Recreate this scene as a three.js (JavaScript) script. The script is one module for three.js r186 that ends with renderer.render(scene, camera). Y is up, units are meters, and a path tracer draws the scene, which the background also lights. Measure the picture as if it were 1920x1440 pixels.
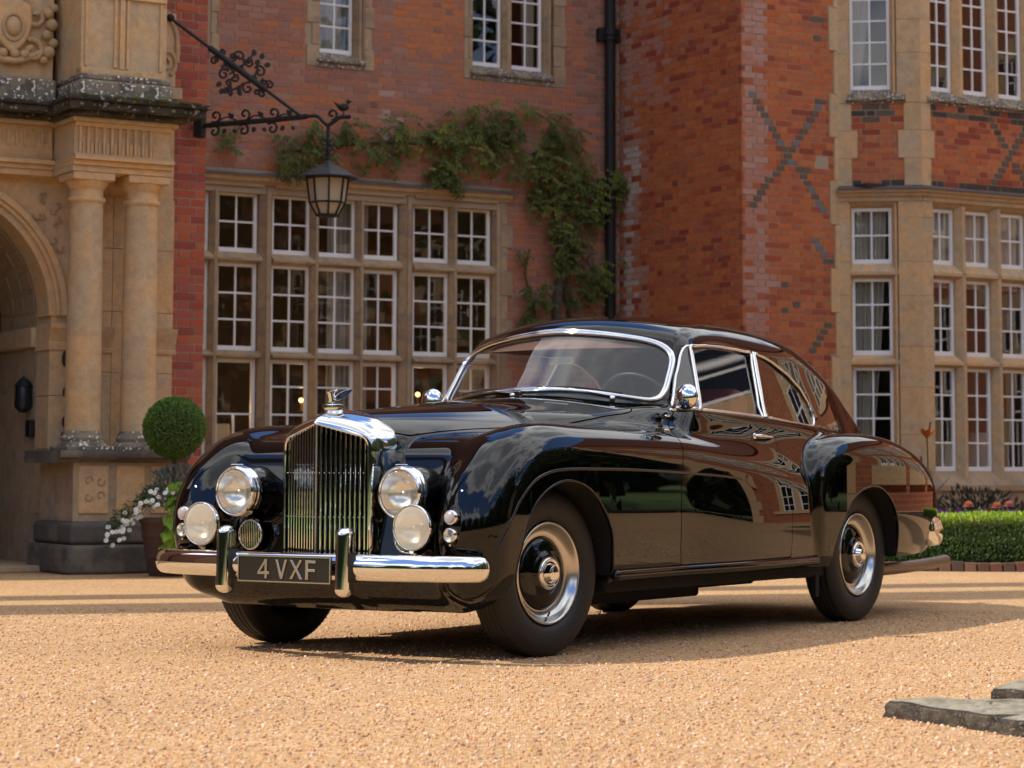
import * as THREE from 'three';
import { mergeGeometries, mergeVertices, toCreasedNormals } from 'three/addons/utils/BufferGeometryUtils.js';
import { RoundedBoxGeometry } from 'three/addons/geometries/RoundedBoxGeometry.js';
import { FontLoader } from 'three/addons/loaders/FontLoader.js';
import { TextGeometry } from 'three/addons/geometries/TextGeometry.js';

// ---------------------------------------------------------------- camera, sky, sun, exposure
const scene = new THREE.Scene();
const FPX = 4370;                                   // focal length in photograph pixels (1920 wide): an 80 mm lens
const camera = new THREE.PerspectiveCamera(2 * Math.atan(720 / FPX) * 180 / Math.PI, 4 / 3, 0.1, 400);
camera.filmGauge = 35;
camera.position.set(0, 0.795, 0);
camera.rotation.set(5.177 * Math.PI / 180, 0, 0.179 * Math.PI / 180, 'ZXY');
camera.setViewOffset(1920, 1440, 5.8, 230.3, 1920, 1440);   // the photograph is a crop: the lens axis lies above its middle
camera.focus = 10.3;
camera.userData.fStop = 5.6;
camera.updateMatrixWorld(true);

const SUN = new THREE.Vector3(-0.96, 1.0, 0.32).normalize();   // from the left and a little towards the camera, about 45 degrees high
const SKY_LEVEL = 1.0, SUN_LEVEL = 4.4, EXPOSURE = 1.16;
const sun = new THREE.DirectionalLight(new THREE.Color(1.0, 0.93, 0.82), SUN_LEVEL);
sun.position.copy(SUN).multiplyScalar(60).add(new THREE.Vector3(0, 0, -16));
sun.target.position.set(0, 0, -16);
sun.castShadow = true;
sun.shadow.mapSize.set(4096, 4096);
Object.assign(sun.shadow.camera, { left: -40, right: 40, top: 40, bottom: -40, near: 1, far: 160 });
sun.shadow.radius = 1;
scene.add(sun, sun.target);

const renderer = new THREE.WebGLRenderer({ antialias: true });
renderer.toneMapping = THREE.LinearToneMapping;
renderer.toneMappingExposure = EXPOSURE;
renderer.shadowMap.enabled = true;

// ---------------------------------------------------------------- small tools
const V3 = (x, y, z) => new THREE.Vector3(x, y, z);
const clamp = (x, a, b) => Math.min(b, Math.max(a, x));
const lerp = (a, b, t) => a + (b - a) * t;
const sstep = (a, b, x) => { const t = clamp((x - a) / (b - a), 0, 1); return t * t * (3 - 2 * t); };
function rng(seed) { let s = seed | 0; return () => { s = (s + 0x6d2b79f5) | 0; let t = Math.imul(s ^ (s >>> 15), 1 | s); t = (t + Math.imul(t ^ (t >>> 7), 61 | t)) ^ t; return ((t ^ (t >>> 14)) >>> 0) / 4294967296; }; }
const hash3 = (x, y, z) => { let h = Math.imul(x, 374761393) ^ Math.imul(y, 668265263) ^ Math.imul(z, 2147483647); h = Math.imul(h ^ (h >>> 13), 1274126177); return ((h ^ (h >>> 16)) >>> 0) / 4294967296; };
function noise3(x, y, z) {
  const xi = Math.floor(x), yi = Math.floor(y), zi = Math.floor(z), f = (t) => t * t * t * (t * (t * 6 - 15) + 10);
  const u = f(x - xi), v = f(y - yi), w = f(z - zi), c = (a, b, d) => hash3(xi + a, yi + b, zi + d);
  return lerp(lerp(lerp(c(0, 0, 0), c(1, 0, 0), u), lerp(c(0, 1, 0), c(1, 1, 0), u), v), lerp(lerp(c(0, 0, 1), c(1, 0, 1), u), lerp(c(0, 1, 1), c(1, 1, 1), u), v), w);
}
const fbm = (x, y, z, n = 4) => { let s = 0, a = 0.5, t = 0; for (let i = 0; i < n; i++) { s += a * noise3(x, y, z); t += a; a *= 0.5; x *= 2.03; y *= 2.03; z *= 2.03; } return s / t; };

// ---------------------------------------------------------------- the sky: blue with white summer cumulus
{
  const W = 1536, H = 768, px = new Float32Array(W * H * 4);
  for (let j = 0; j < H; j++) {
    const el = ((j + 0.5) / H - 0.5) * Math.PI;
    for (let i = 0; i < W; i++) {
      const az = ((i + 0.5) / W) * 2 * Math.PI, o = (j * W + i) * 4, c = Math.cos(el);
      const dx = c * Math.cos(az), dy = Math.sin(el), dz = c * Math.sin(az);
      const e = Math.max(dy, 0), hz = Math.pow(1 - e, 5);
      let r = lerp(0.16, 0.80, hz), g = lerp(0.33, 0.92, hz), b = lerp(0.78, 1.05, hz);
      if (dy > -0.02) {
        const k = 1 / (Math.max(dy, 0.02) + 0.16), n = fbm(dx * k * 1.5 + 1.8, dz * k * 1.5 + 14.6, 3.1, 6) * 0.75 + fbm(dx * k * 5.2 + 1.3, dz * k * 5.2 + 8.7, 7.7, 4) * 0.25;
        const d = sstep(0.46, 0.60, n) * sstep(0.0, 0.08, dy + 0.02), core = sstep(0.56, 0.70, n);
        const wr = lerp(1.75, 0.72, core), wg = lerp(1.72, 0.76, core), wb = lerp(1.70, 0.84, core);
        r = lerp(r, wr, d); g = lerp(g, wg, d); b = lerp(b, wb, d);
      }
      px[o] = r; px[o + 1] = g; px[o + 2] = b; px[o + 3] = 1;
    }
  }
  const t = new THREE.DataTexture(px, W, H, THREE.RGBAFormat, THREE.FloatType);
  t.mapping = THREE.EquirectangularReflectionMapping; t.magFilter = THREE.LinearFilter; t.needsUpdate = true;
  scene.background = t; scene.environment = t;
  scene.backgroundIntensity = SKY_LEVEL; scene.environmentIntensity = SKY_LEVEL;
}

// ---------------------------------------------------------------- naming
const used = new Map();
function numbered(name) { const n = used.get(name) ?? 0; used.set(name, n + 1); return n ? name + '_' + String(n).padStart(3, '0') : name; }
function tag(o, label, category, group, kind) { if (label) o.userData.label = label; if (category) o.userData.category = category; if (group) o.userData.group = group; if (kind) o.userData.kind = kind; return o; }
function thing(name, label, category, pos, group) {
  const o = new THREE.Group(); o.name = numbered(name); if (pos) o.position.copy(pos); scene.add(o);
  return tag(o, label, category, group);
}
function part(name, geo, mat, parent, label, kind) {
  const m = new THREE.Mesh(Array.isArray(geo) ? merge(geo) : geo, mat); m.name = name; m.castShadow = m.receiveShadow = true; parent.add(m);
  if (label) m.userData.label = label; if (kind) m.userData.kind = kind; return m;
}
function sub(name, parent) { const g = new THREE.Group(); g.name = name; parent.add(g); return g; }
function merge(list) {
  const flat = list.map((g) => { const h = g.index ? g.toNonIndexed() : g; for (const k of Object.keys(h.attributes)) if (!['position', 'normal', 'uv', 'color'].includes(k)) h.deleteAttribute(k); if (!h.attributes.normal) h.computeVertexNormals(); if (!h.attributes.uv) h.setAttribute('uv', new THREE.BufferAttribute(new Float32Array(h.attributes.position.count * 2), 2)); return h; });
  const colored = flat.some((g) => g.attributes.color);
  if (colored) for (const g of flat) if (!g.attributes.color) g.setAttribute('color', new THREE.BufferAttribute(new Float32Array(g.attributes.position.count * 3).fill(1), 3));
  return mergeGeometries(flat);
}
function box(x0, x1, y0, y1, z0, z1, bevel = 0) {
  const g = bevel ? new RoundedBoxGeometry(x1 - x0, y1 - y0, z1 - z0, 2, bevel) : new THREE.BoxGeometry(x1 - x0, y1 - y0, z1 - z0);
  return g.translate((x0 + x1) / 2, (y0 + y1) / 2, (z0 + z1) / 2);
}
function tube(pts, r, n = 0, closed = false, radial = 8) { return new THREE.TubeGeometry(new THREE.CatmullRomCurve3(pts, closed, 'centripetal'), n || pts.length * 4, r, radial, closed); }
function rod(a, b, r, radial = 8) { const d = b.clone().sub(a), g = new THREE.CylinderGeometry(r, r, d.length(), radial); g.applyQuaternion(new THREE.Quaternion().setFromUnitVectors(V3(0, 1, 0), d.clone().normalize())); return g.translate((a.x + b.x) / 2, (a.y + b.y) / 2, (a.z + b.z) / 2); }
function lathe(pts, n = 32) { return new THREE.LatheGeometry(pts.map(([x, y]) => new THREE.Vector2(x, y)), n); }
function boxUV(g, s = 1) {                          // uv in metres from the dominant axis of each face
  const h = g.index ? g.toNonIndexed() : g, p = h.attributes.position, n = h.attributes.normal, uv = new Float32Array(p.count * 2);
  for (let i = 0; i < p.count; i++) {
    const ax = Math.abs(n.getX(i)), ay = Math.abs(n.getY(i)), az = Math.abs(n.getZ(i));
    const [a, b] = ax > ay && ax > az ? [p.getZ(i), p.getY(i)] : ay > az ? [p.getX(i), p.getZ(i)] : [p.getX(i), p.getY(i)];
    uv[2 * i] = a * s; uv[2 * i + 1] = b * s;
  }
  h.setAttribute('uv', new THREE.BufferAttribute(uv, 2)); return h;
}
const lin = (r, g, b) => new THREE.Color().setRGB(r, g, b);
const std = (color, roughness = 0.8, extra = {}) => new THREE.MeshStandardMaterial({ color, roughness, ...extra });
const phys = (color, roughness, extra = {}) => new THREE.MeshPhysicalMaterial({ color, roughness, ...extra });
function texture(size, fill, { srgb = false, repeat = 1, h = size } = {}) {   // fill(u, v) -> [r, g, b] or a grey, linear for data, display values for colour
  const d = new Uint8Array(size * h * 4);
  for (let j = 0; j < h; j++) for (let i = 0; i < size; i++) {
    const c = fill(i / size, j / h), o = (j * size + i) * 4;
    if (typeof c === 'number') d[o] = d[o + 1] = d[o + 2] = clamp(c, 0, 1) * 255; else { d[o] = clamp(c[0], 0, 1) * 255; d[o + 1] = clamp(c[1], 0, 1) * 255; d[o + 2] = clamp(c[2], 0, 1) * 255; }
    d[o + 3] = 255;
  }
  const t = new THREE.DataTexture(d, size, h); t.wrapS = t.wrapT = THREE.RepeatWrapping; t.magFilter = THREE.LinearFilter; t.minFilter = THREE.LinearMipmapLinearFilter; t.generateMipmaps = true;
  if (srgb) t.colorSpace = THREE.SRGBColorSpace; t.repeat.set(repeat, repeat); t.needsUpdate = true; return t;
}
const toS = (x) => (x <= 0.0031308 ? 12.92 * x : 1.055 * Math.pow(x, 1 / 2.4) - 0.055);
// noise that tiles with period n
function tnoise(x, y, n, seed) { const xi = Math.floor(x), yi = Math.floor(y), f = (t) => t * t * (3 - 2 * t), u = f(x - xi), v = f(y - yi), m = (a) => ((a % n) + n) % n, c = (a, b) => hash3(m(xi + a), m(yi + b), seed); return lerp(lerp(c(0, 0), c(1, 0), u), lerp(c(0, 1), c(1, 1), u), v); }
function tfbm(u, v, n, oct, seed) { let s = 0, a = 0.5, t = 0; for (let i = 0; i < oct; i++) { s += a * tnoise(u * n, v * n, n, seed + i); t += a; a *= 0.55; n *= 2; } return s / t; }
// ---------------------------------------------------------------- the house: axes u along the front (to the right), v up, w out towards the drive
const TH = 0.5310094, HOUSE = V3(-2.8191, 0, -26.5);
const UX = V3(Math.cos(TH), 0, -Math.sin(TH)), NX = V3(Math.sin(TH), 0, Math.cos(TH));
const toWorld = (u, v, w) => HOUSE.clone().addScaledVector(UX, u).addScaledVector(NX, w).setY(v);
function houseThing(name, label, category, group) { const o = thing(name, label, category, HOUSE, group); o.rotation.y = TH; return o; }
camera.updateProjectionMatrix();
const VP = new THREE.Matrix4().multiplyMatrices(camera.projectionMatrix, camera.matrixWorldInverse);
const HM = new THREE.Matrix4().makeRotationY(TH).setPosition(HOUSE);
const seenFrom = (p) => { const q = p.clone().applyMatrix4(VP); return Math.abs(q.x) < 1.06 && Math.abs(q.y) < 1.08 && q.z < 1; };
const faceFrame = (u, w, turn) => new THREE.Matrix4().makeRotationY(turn).setPosition(u, 0, w);   // x along the face, z out of it

// materials of the house
const grain = texture(512, (u, v) => 0.35 * tfbm(u, v, 60, 2, 21) + 0.4 * tfbm(u, v, 14, 3, 22) + 0.25 * tnoise(u * 160, v * 160, 160, 23));
function stoneMap(seed, base, warm, grey, spots) {
  return texture(512, (u, v) => {
    const a = tfbm(u, v, 5, 4, seed), b = tfbm(u, v, 24, 3, seed + 7), c = tnoise(u * 120, v * 120, 120, seed + 9), k = sstep(0.42, 0.66, a), g = sstep(0.55, 0.78, tfbm(u, v, 9, 4, seed + 3)) * grey;
    const m = 0.80 + 0.28 * b + 0.10 * (c - 0.5);
    let col = [0, 1, 2].map((i) => lerp(lerp(base[i], warm[i], k), 0.16, g) * m);
    if (spots) { const s = sstep(0.70, 0.76, tfbm(u, v, 34, 2, seed + 5)) * spots; col = col.map((x, i) => lerp(x, [0.55, 0.54, 0.50][i], s)); }
    return col.map((x) => toS(x));
  }, { srgb: true });
}
const stoneTex = stoneMap(31, [0.42, 0.30, 0.175], [0.47, 0.30, 0.15], 0.22, 0), stoneTex2 = stoneMap(57, [0.39, 0.29, 0.185], [0.35, 0.25, 0.15], 0.45, 0), darkTex = stoneMap(83, [0.085, 0.072, 0.056], [0.16, 0.135, 0.10], 0.4, 1), blackTex = stoneMap(91, [0.030, 0.026, 0.020], [0.075, 0.062, 0.045], 0.1, 0.5);
const stoneMat = (t, tint, rep = 0.8, extra = {}) => { const m = t.clone(); m.repeat.set(rep, rep); m.needsUpdate = true; const b = grain.clone(); b.repeat.set(rep * 1.3, rep * 1.3); b.needsUpdate = true; return std(lin(...tint), 0.92, { map: m, bumpMap: b, bumpScale: 0.006, ...extra }); };
const STONE = [[1.36, 1.36, 1.38], [1.45, 1.38, 1.30], [1.26, 1.27, 1.30], [1.38, 1.32, 1.24]].map((t) => stoneMat(stoneTex, t));
const STONE_GREY = [[1.20, 1.17, 1.14], [1.06, 1.03, 1.0]].map((t) => stoneMat(stoneTex2, t)), STONE_DARK = stoneMat(darkTex, [1.7, 1.6, 1.5], 1.6), STONE_BLACK = stoneMat(blackTex, [1, 1, 1], 1.3), PLINTH = stoneMat(stoneMap(95, [0.105, 0.092, 0.078], [0.175, 0.15, 0.115], 0.2, 0), [1, 1, 1], 1.3);
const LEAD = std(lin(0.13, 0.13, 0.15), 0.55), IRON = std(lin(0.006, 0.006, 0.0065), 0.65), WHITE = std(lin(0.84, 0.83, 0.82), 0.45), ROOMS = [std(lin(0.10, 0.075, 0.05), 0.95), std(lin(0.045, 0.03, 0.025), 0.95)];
const CURTAIN = std(lin(0.52, 0.47, 0.40), 0.95, { side: THREE.DoubleSide });
const PANE = phys(lin(0.90, 0.92, 0.90), 0.0, { transmission: 1, thickness: 0, ior: 1.75 });
const pick = (a, r) => a[Math.floor(r() * a.length) % a.length];
let SR = rng(5);
function blk(parent, name, u0, u1, v0, v1, w0, w1, mat, bevel = 0.006, frame) {
  const b = Math.min(bevel, (u1 - u0) / 3, (v1 - v0) / 3, (w1 - w0) / 3), g = boxUV(box(u0, u1, v0, v1, w0, w1, b)), o = SR();
  const uv = g.attributes.uv; for (let i = 0; i < uv.count; i++) uv.setXY(i, uv.getX(i) + o * 3.7, uv.getY(i) + o * 5.1);
  if (frame) g.applyMatrix4(frame); return part(name, g, mat, parent);
}
function prism(parent, name, pts, x0, x1, mat, frame) {   // a moulding: profile [out, up] run along x
  const s = new THREE.Shape(pts.map(([o, y]) => new THREE.Vector2(o, y))), g0 = new THREE.ExtrudeGeometry(s, { depth: x1 - x0, bevelEnabled: false });
  g0.rotateY(-Math.PI / 2); g0.translate(x1, 0, 0);           // shape x -> z, extrusion -> x
  const g = boxUV(toCreasedNormals(g0, 0.6)); if (frame) g.applyMatrix4(frame); return part(name, g, mat, parent);
}
// bricks: Flemish bond, laid one by one; the nearest 300 of a building are meshes, the others one mass
const BRICK = new THREE.BoxGeometry(1, 1, 1);
function brickLayer(parent, palette) {
  const list = [], mats = palette.map((c) => std(lin(...c), 0.9, { map: brickGrain, bumpMap: grain, bumpScale: 0.002 }));
  return {
    lay({ u0, u1, v0, v1, frame = new THREE.Matrix4(), holes = [], tone, forced = () => [], seed = 1, course = 0.0757 }) {
      const r = rng(seed), J = 0.0125;
      for (let i = 0, v = v0; v < v1 - 0.02; i++, v += course) {
        const vt = Math.min(v + course - J, v1), vc = (v + vt) / 2;
        let free = [[u0, u1]];
        const take = (a, b) => { free = free.flatMap(([x, y]) => (b <= x || a >= y ? [[x, y]] : [[x, a], [b, y]].filter(([p, q]) => q - p > 0.03))); };
        for (const h of holes) if (vc > h[2] && vc < h[3]) take(h[0], h[1]);
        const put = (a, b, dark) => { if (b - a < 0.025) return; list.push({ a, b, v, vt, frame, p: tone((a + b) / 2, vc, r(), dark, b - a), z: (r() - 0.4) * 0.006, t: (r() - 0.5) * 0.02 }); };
        for (const c of forced(vc)) { if (free.some(([x, y]) => c - 0.055 > x && c + 0.055 < y)) { take(c - 0.0565, c + 0.0565); put(c - 0.0512, c + 0.0512, true); } }
        for (const [a, b] of free) {
          let x = a - ((i % 2) * 0.169 + (i % 4 > 1 ? 0.0 : 0.003)) - Math.floor(0 / 1); let k = 0;
          x = Math.floor((a + 50) / 0.3375) * 0.3375 - 50 + (i % 2 ? 0.169 : 0) - 0.3375;
          while (x < b) { for (const L of [0.2135, 0.099]) { const s = Math.max(x, a), e = Math.min(x + L, b); if (e - s > 0.03) put(s, e, false); x += L + J; } if (k++ > 4000) break; }
        }
      }
    },
    done() {
      for (const q of list) { q.c = V3((q.a + q.b) / 2, (q.v + q.vt) / 2, 0).applyMatrix4(q.frame); q.wc = q.c.clone().applyMatrix4(HM); q.seen = seenFrom(q.wc); q.d = q.wc.distanceTo(camera.position); }
      const order = list.slice().sort((a, b) => (b.seen - a.seen) || (a.d - b.d)), own = new Set(order.slice(0, 290));
      const place = (q) => { const m = new THREE.Matrix4().makeTranslation((q.a + q.b) / 2, (q.v + q.vt) / 2, q.z - 0.02).multiply(new THREE.Matrix4().makeRotationY(q.t)).multiply(new THREE.Matrix4().makeScale(q.b - q.a, q.vt - q.v, 0.04)); return m.premultiply(q.frame); };
      const rest = list.filter((q) => !own.has(q));
      for (const q of own) { const m = part('brick', BRICK, mats[q.p], parent); place(q).decompose(m.position, m.quaternion, m.scale); }
      const im = new THREE.InstancedMesh(BRICK, std(lin(1, 1, 1), 0.9, { map: brickGrain, bumpMap: grain, bumpScale: 0.002 }), rest.length); im.name = 'brickwork'; im.userData.kind = 'stuff';
      rest.forEach((q, i) => { im.setMatrixAt(i, place(q)); im.setColorAt(i, lin(...palette[q.p])); }); parent.add(im);
    },
  };
}
const brickGrain = texture(256, (u, v) => { const k = 0.72 + 0.5 * tfbm(u, v, 7, 4, 41) - 0.16 * sstep(0.66, 0.74, tfbm(u, v, 22, 2, 43)); return [toS(k), toS(k), toS(k)]; }, { srgb: true });
const PAL_BACK = [[0.451, 0.165, 0.095], [0.415, 0.165, 0.107], [0.390, 0.165, 0.116], [0.476, 0.183, 0.098], [0.342, 0.146, 0.107], [0.354, 0.177, 0.140], [0.512, 0.171, 0.073], [0.427, 0.213, 0.159], [0.268, 0.134, 0.104], [0.561, 0.183, 0.067], [0.512, 0.305, 0.244], [0.232, 0.104, 0.073]];
const PAL_WING = [[0.499, 0.125, 0.039], [0.534, 0.145, 0.042], [0.441, 0.102, 0.037], [0.476, 0.137, 0.051], [0.389, 0.079, 0.035], [0.418, 0.116, 0.052], [0.545, 0.160, 0.052], [0.302, 0.053, 0.026], [0.145, 0.099, 0.070], [0.174, 0.168, 0.174], [0.464, 0.203, 0.145], [0.476, 0.255, 0.197], [0.534, 0.441, 0.394], [0.070, 0.052, 0.042]];
const PAL_PIER = [[0.456, 0.102, 0.058], [0.420, 0.094, 0.060], [0.360, 0.079, 0.054], [0.492, 0.114, 0.054], [0.324, 0.074, 0.058], [0.480, 0.138, 0.072], [0.408, 0.108, 0.078]];
const MORTAR = std(lin(0.40, 0.30, 0.20), 0.95, { bumpMap: grain, bumpScale: 0.004 });
function wallBed(parent, frame, u0, u1, v0, v1, depth, holes, name = 'wall', mat = MORTAR) {
  const s = new THREE.Shape(); s.moveTo(u0, v0); s.lineTo(u1, v0); s.lineTo(u1, v1); s.lineTo(u0, v1); s.closePath();
  for (const [a, b, c, d] of holes) { const h = new THREE.Path(); h.moveTo(a, c); h.lineTo(a, d); h.lineTo(b, d); h.lineTo(b, c); h.closePath(); s.holes.push(h); }
  const g = new THREE.ExtrudeGeometry(s, { depth, bevelEnabled: false }); g.translate(0, 0, -depth - 0.006); g.applyMatrix4(frame); return part(name, g, mat, parent);
}
// a casement: white frame, glazing bars, and each pane on its own
function casement(parent, frame, u0, u1, v0, v1, z, cols, rows, o = {}) {
  const g = sub('window', parent); frame.decompose(g.position, g.quaternion, g.scale);
  const F = o.f ?? 0.042, b = 0.010, bars = [];
  part('sash_frame', [box(u0, u0 + F, v0, v1, z - 0.04, z, 0.004), box(u1 - F, u1, v0, v1, z - 0.04, z, 0.004), box(u0 + F, u1 - F, v0, v0 + F * 1.25, z - 0.039, z - 0.001, 0.004), box(u0 + F, u1 - F, v1 - F, v1, z - 0.039, z - 0.001, 0.004)], WHITE, g);
  const iu0 = u0 + F, iu1 = u1 - F, iv0 = v0 + F * 1.25, iv1 = v1 - F, ys = [iv0];
  const vs = o.vs ?? [...Array(rows - 1).keys()].map((k) => iv0 + (iv1 - iv0) * (k + 1) / rows);
  for (const y of vs) { bars.push(box(iu0, iu1, y - b, y + b, z - 0.03, z - 0.006)); ys.push(y); } ys.push(iv1);
  for (let j = 0; j < ys.length - 1; j++) {
    const n = o.merge?.includes(j) ? 1 : cols;
    for (let i = 1; i < n; i++) { const x = lerp(iu0, iu1, i / n); bars.push(box(x - b, x + b, ys[j] + (j ? b : 0), ys[j + 1] - (j < ys.length - 2 ? b : 0), z - 0.029, z - 0.007)); }
    for (let i = 0; i < n; i++) {
      const p = part('pane', new THREE.PlaneGeometry(1, 1), PANE, g); const x0 = lerp(iu0, iu1, i / n), x1 = lerp(iu0, iu1, (i + 1) / n);
      p.scale.set(x1 - x0 - (n > 1 ? b : 0), ys[j + 1] - ys[j] - b, 1); p.position.set((x0 + x1) / 2, (ys[j] + ys[j + 1]) / 2, z - 0.019); p.rotation.set((SR() - 0.5) * 0.012, (SR() - 0.5) * 0.014, 0);
    }
  }
  if (bars.length) part('glazing_bars', bars, WHITE, g);
  return g;
}
// stone bars of a mullioned window: a narrow nose and splayed sides
function mullion(parent, frame, uL, uR, v0, v1, mat, nose = 0.035, d = 0.16) {
  const m = (uL + uR) / 2, s = new THREE.Shape([[uL, -d], [uR, -d], [uR, -0.075], [m + nose / 2, 0], [m - nose / 2, 0], [uL, -0.075]].map(([x, z]) => new THREE.Vector2(x, -z)));
  const g = new THREE.ExtrudeGeometry(s, { depth: v1 - v0, bevelEnabled: false }); g.rotateX(-Math.PI / 2); g.translate(0, v0, 0);
  g.scale(1, 1, 1); const h = boxUV(g); h.applyMatrix4(frame); return part('mullion', h, mat, parent);
}
function transom(parent, frame, u0, u1, vL, vT, mat, d = 0.16) { return prism(parent, 'transom', [[-d, vL], [-d, vT], [-0.09, vT], [-0.01, lerp(vL, vT, 0.5)], [0.0, lerp(vL, vT, 0.42)], [0.0, lerp(vL, vT, 0.2)], [-0.075, vL]], u0, u1, mat, frame); }
function curtain(parent, frame, u0, u1, v0, v1, z, o = {}) {   // hung folds; the free edge can be drawn in towards the bottom
  const n = 60, m = 16, pos = [], idx = [], r = rng(Math.round(u0 * 977 + v0 * 131));
  const ph = r() * 6;
  for (let j = 0; j <= m; j++) for (let i = 0; i <= n; i++) { const t = i / n, s = j / m, ue = lerp(u1, lerp(u0, u1, o.gather ?? 1), Math.pow(1 - s, 1.6)), x = lerp(u0, ue, t); pos.push(x, lerp(v0, v1, s), z + 0.028 * Math.sin(t * (o.folds ?? 9) * 6.283 + ph + 0.6 * Math.sin(s * 3)) + 0.01 * Math.sin(t * 31 + s * 2)); }
  for (let j = 0; j < m; j++) for (let i = 0; i < n; i++) { const a = j * (n + 1) + i; idx.push(a, a + 1, a + n + 1, a + 1, a + n + 2, a + n + 1); }
  const g = new THREE.BufferGeometry(); g.setAttribute('position', new THREE.Float32BufferAttribute(pos, 3)); g.setIndex(idx); g.computeVertexNormals(); g.applyMatrix4(frame); return part('curtain', g, CURTAIN, parent);
}
const ID = new THREE.Matrix4();

// ---- central range: brick above a long stone-mullioned window
const range = houseThing('brick_range', 'central red brick range with the long stone window, between the porch and the drainpipe', 'building');
{
  const big = [-1.1, 3.24, 0.55, 4.06], w1 = [0.51, 1.38, 5.5, 7.4], w2 = [2.63, 4.06, 5.5, 7.4], w0 = [-1.7, -0.60, 5.5, 7.4];
  const holes = [big, w1, w2, w0];
  wallBed(range, ID, -3.2, 4.86, 0, 8.2, 0.32, [[big[0] + 0.05, big[1] - 0.1, big[2], 3.96], [0.62, 1.26, 5.6, 7.3], [2.74, 3.92, 5.6, 7.3], [-1.6, -0.8, 5.6, 7.3]]);
  const lay = brickLayer(range, PAL_BACK);
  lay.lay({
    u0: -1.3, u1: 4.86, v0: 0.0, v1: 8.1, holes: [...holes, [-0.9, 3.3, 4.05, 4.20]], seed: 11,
    tone: (u, v, r, dark) => {
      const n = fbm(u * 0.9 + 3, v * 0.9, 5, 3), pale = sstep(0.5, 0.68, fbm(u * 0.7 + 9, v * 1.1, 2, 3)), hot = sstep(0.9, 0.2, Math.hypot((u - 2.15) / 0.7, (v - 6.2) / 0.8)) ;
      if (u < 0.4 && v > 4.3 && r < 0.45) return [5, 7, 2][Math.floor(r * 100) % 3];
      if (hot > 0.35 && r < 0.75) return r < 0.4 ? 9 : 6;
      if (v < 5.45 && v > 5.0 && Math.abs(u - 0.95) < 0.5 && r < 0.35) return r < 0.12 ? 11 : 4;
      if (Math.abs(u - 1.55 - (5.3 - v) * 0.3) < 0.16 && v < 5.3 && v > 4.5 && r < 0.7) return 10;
      if (u > 4.2 && r < 0.6) return [4, 8, 5][Math.floor(r * 97) % 3];
      if (pale > 0.5 && r < 0.6) return [7, 5, 2][Math.floor(r * 51) % 3];
      return [0, 1, 2, 3, 4, 6, 0, 1][Math.floor(((r * 7.3) % 1) * 8)];
    },
  });
  lay.done();
  // the long window: rows of lights between stone mullions and transoms
  const f = ID, G = STONE_GREY, cols = [[-0.54, -0.005, 2], [0.14, 0.665, 2], [0.715, 1.25, 2], [1.30, 1.81, 2], [1.975, 2.50, 2], [2.555, 3.08, 2]], rows = [[3.285, 3.975, 2], [2.165, 3.165, 3], [0.80, 2.075, 4]];
  cols.unshift([-1.10, -0.60, 2]);
  for (const [j, [v0, v1, nr]] of rows.entries()) for (const [i, [u0, u1]] of cols.entries()) casement(range, f, u0 + 0.005, u1 - 0.02, v0, v1, -0.115, 2, nr, j === 2 ? { vs: [1.115, 1.445, 1.765].slice(i === 1 || i === 5 ? 0 : 0, i === 1 || i === 5 ? 2 : 3), merge: i === 1 || i === 5 ? [2] : [], f: 0.045 } : {});
  for (const [a, b] of [[-0.60, -0.545], [0.668, 0.713], [1.253, 1.298], [2.503, 2.552]]) mullion(range, f, a - 0.03, b + 0.03, 0.62, 4.0, pick(G, SR), 0.03);
  for (const [a, b] of [[-0.005, 0.14], [1.81, 1.975]]) { mullion(range, f, a - 0.01, b + 0.01, 0.62, 4.06, G[0], 0.07, 0.17); blk(range, 'mullion_shaft', (a + b) / 2 - 0.03, (a + b) / 2 + 0.03, 0.62, 4.05, -0.02, 0.022, G[1], 0.012); }
  const spans = [[-1.1, -0.0], [0.135, 1.815], [1.97, 3.09]];
  for (const [a, b] of spans) { transom(range, f, a, b, 3.165, 3.285, G[0]); transom(range, f, a, b, 2.075, 2.165, G[1]); prism(range, 'window_head', [[-0.2, 3.975], [-0.2, 4.06], [0.03, 4.06], [0.03, 4.035], [-0.01, 4.02], [-0.03, 4.0], [-0.09, 3.975]], a, b, G[0]); }
  blk(range, 'window_sill', -1.15, 3.26, 0.45, 0.62, -0.3, 0.08, G[1]); blk(range, 'sill_course', -1.15, 3.26, 0.62, 0.80, -0.2, -0.10, G[0]);
  prism(range, 'cornice', [[-0.02, 4.06], [0.03, 4.06], [0.045, 4.085], [0.075, 4.10], [0.085, 4.13], [0.105, 4.15], [-0.02, 4.165]], -1.2, 3.27, STONE[2]);
  prism(range, 'lead_flashing', [[-0.01, 4.167], [0.125, 4.150], [0.13, 4.166], [-0.01, 4.20]], -1.2, 3.32, LEAD);
  // jamb and quoins on the right of the long window
  mullion(range, f, 3.075, 3.16, 0.62, 4.05, G[0], 0.05);
  for (let k = 0, v = 0.6; v < 4.03; k++, v += 0.29) blk(range, 'quoin', 3.142, k % 2 ? 3.235 : 3.30, v + 0.002, Math.min(v + 0.288, 4.055), -0.15, 0.012, pick(STONE_GREY, SR));
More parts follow.
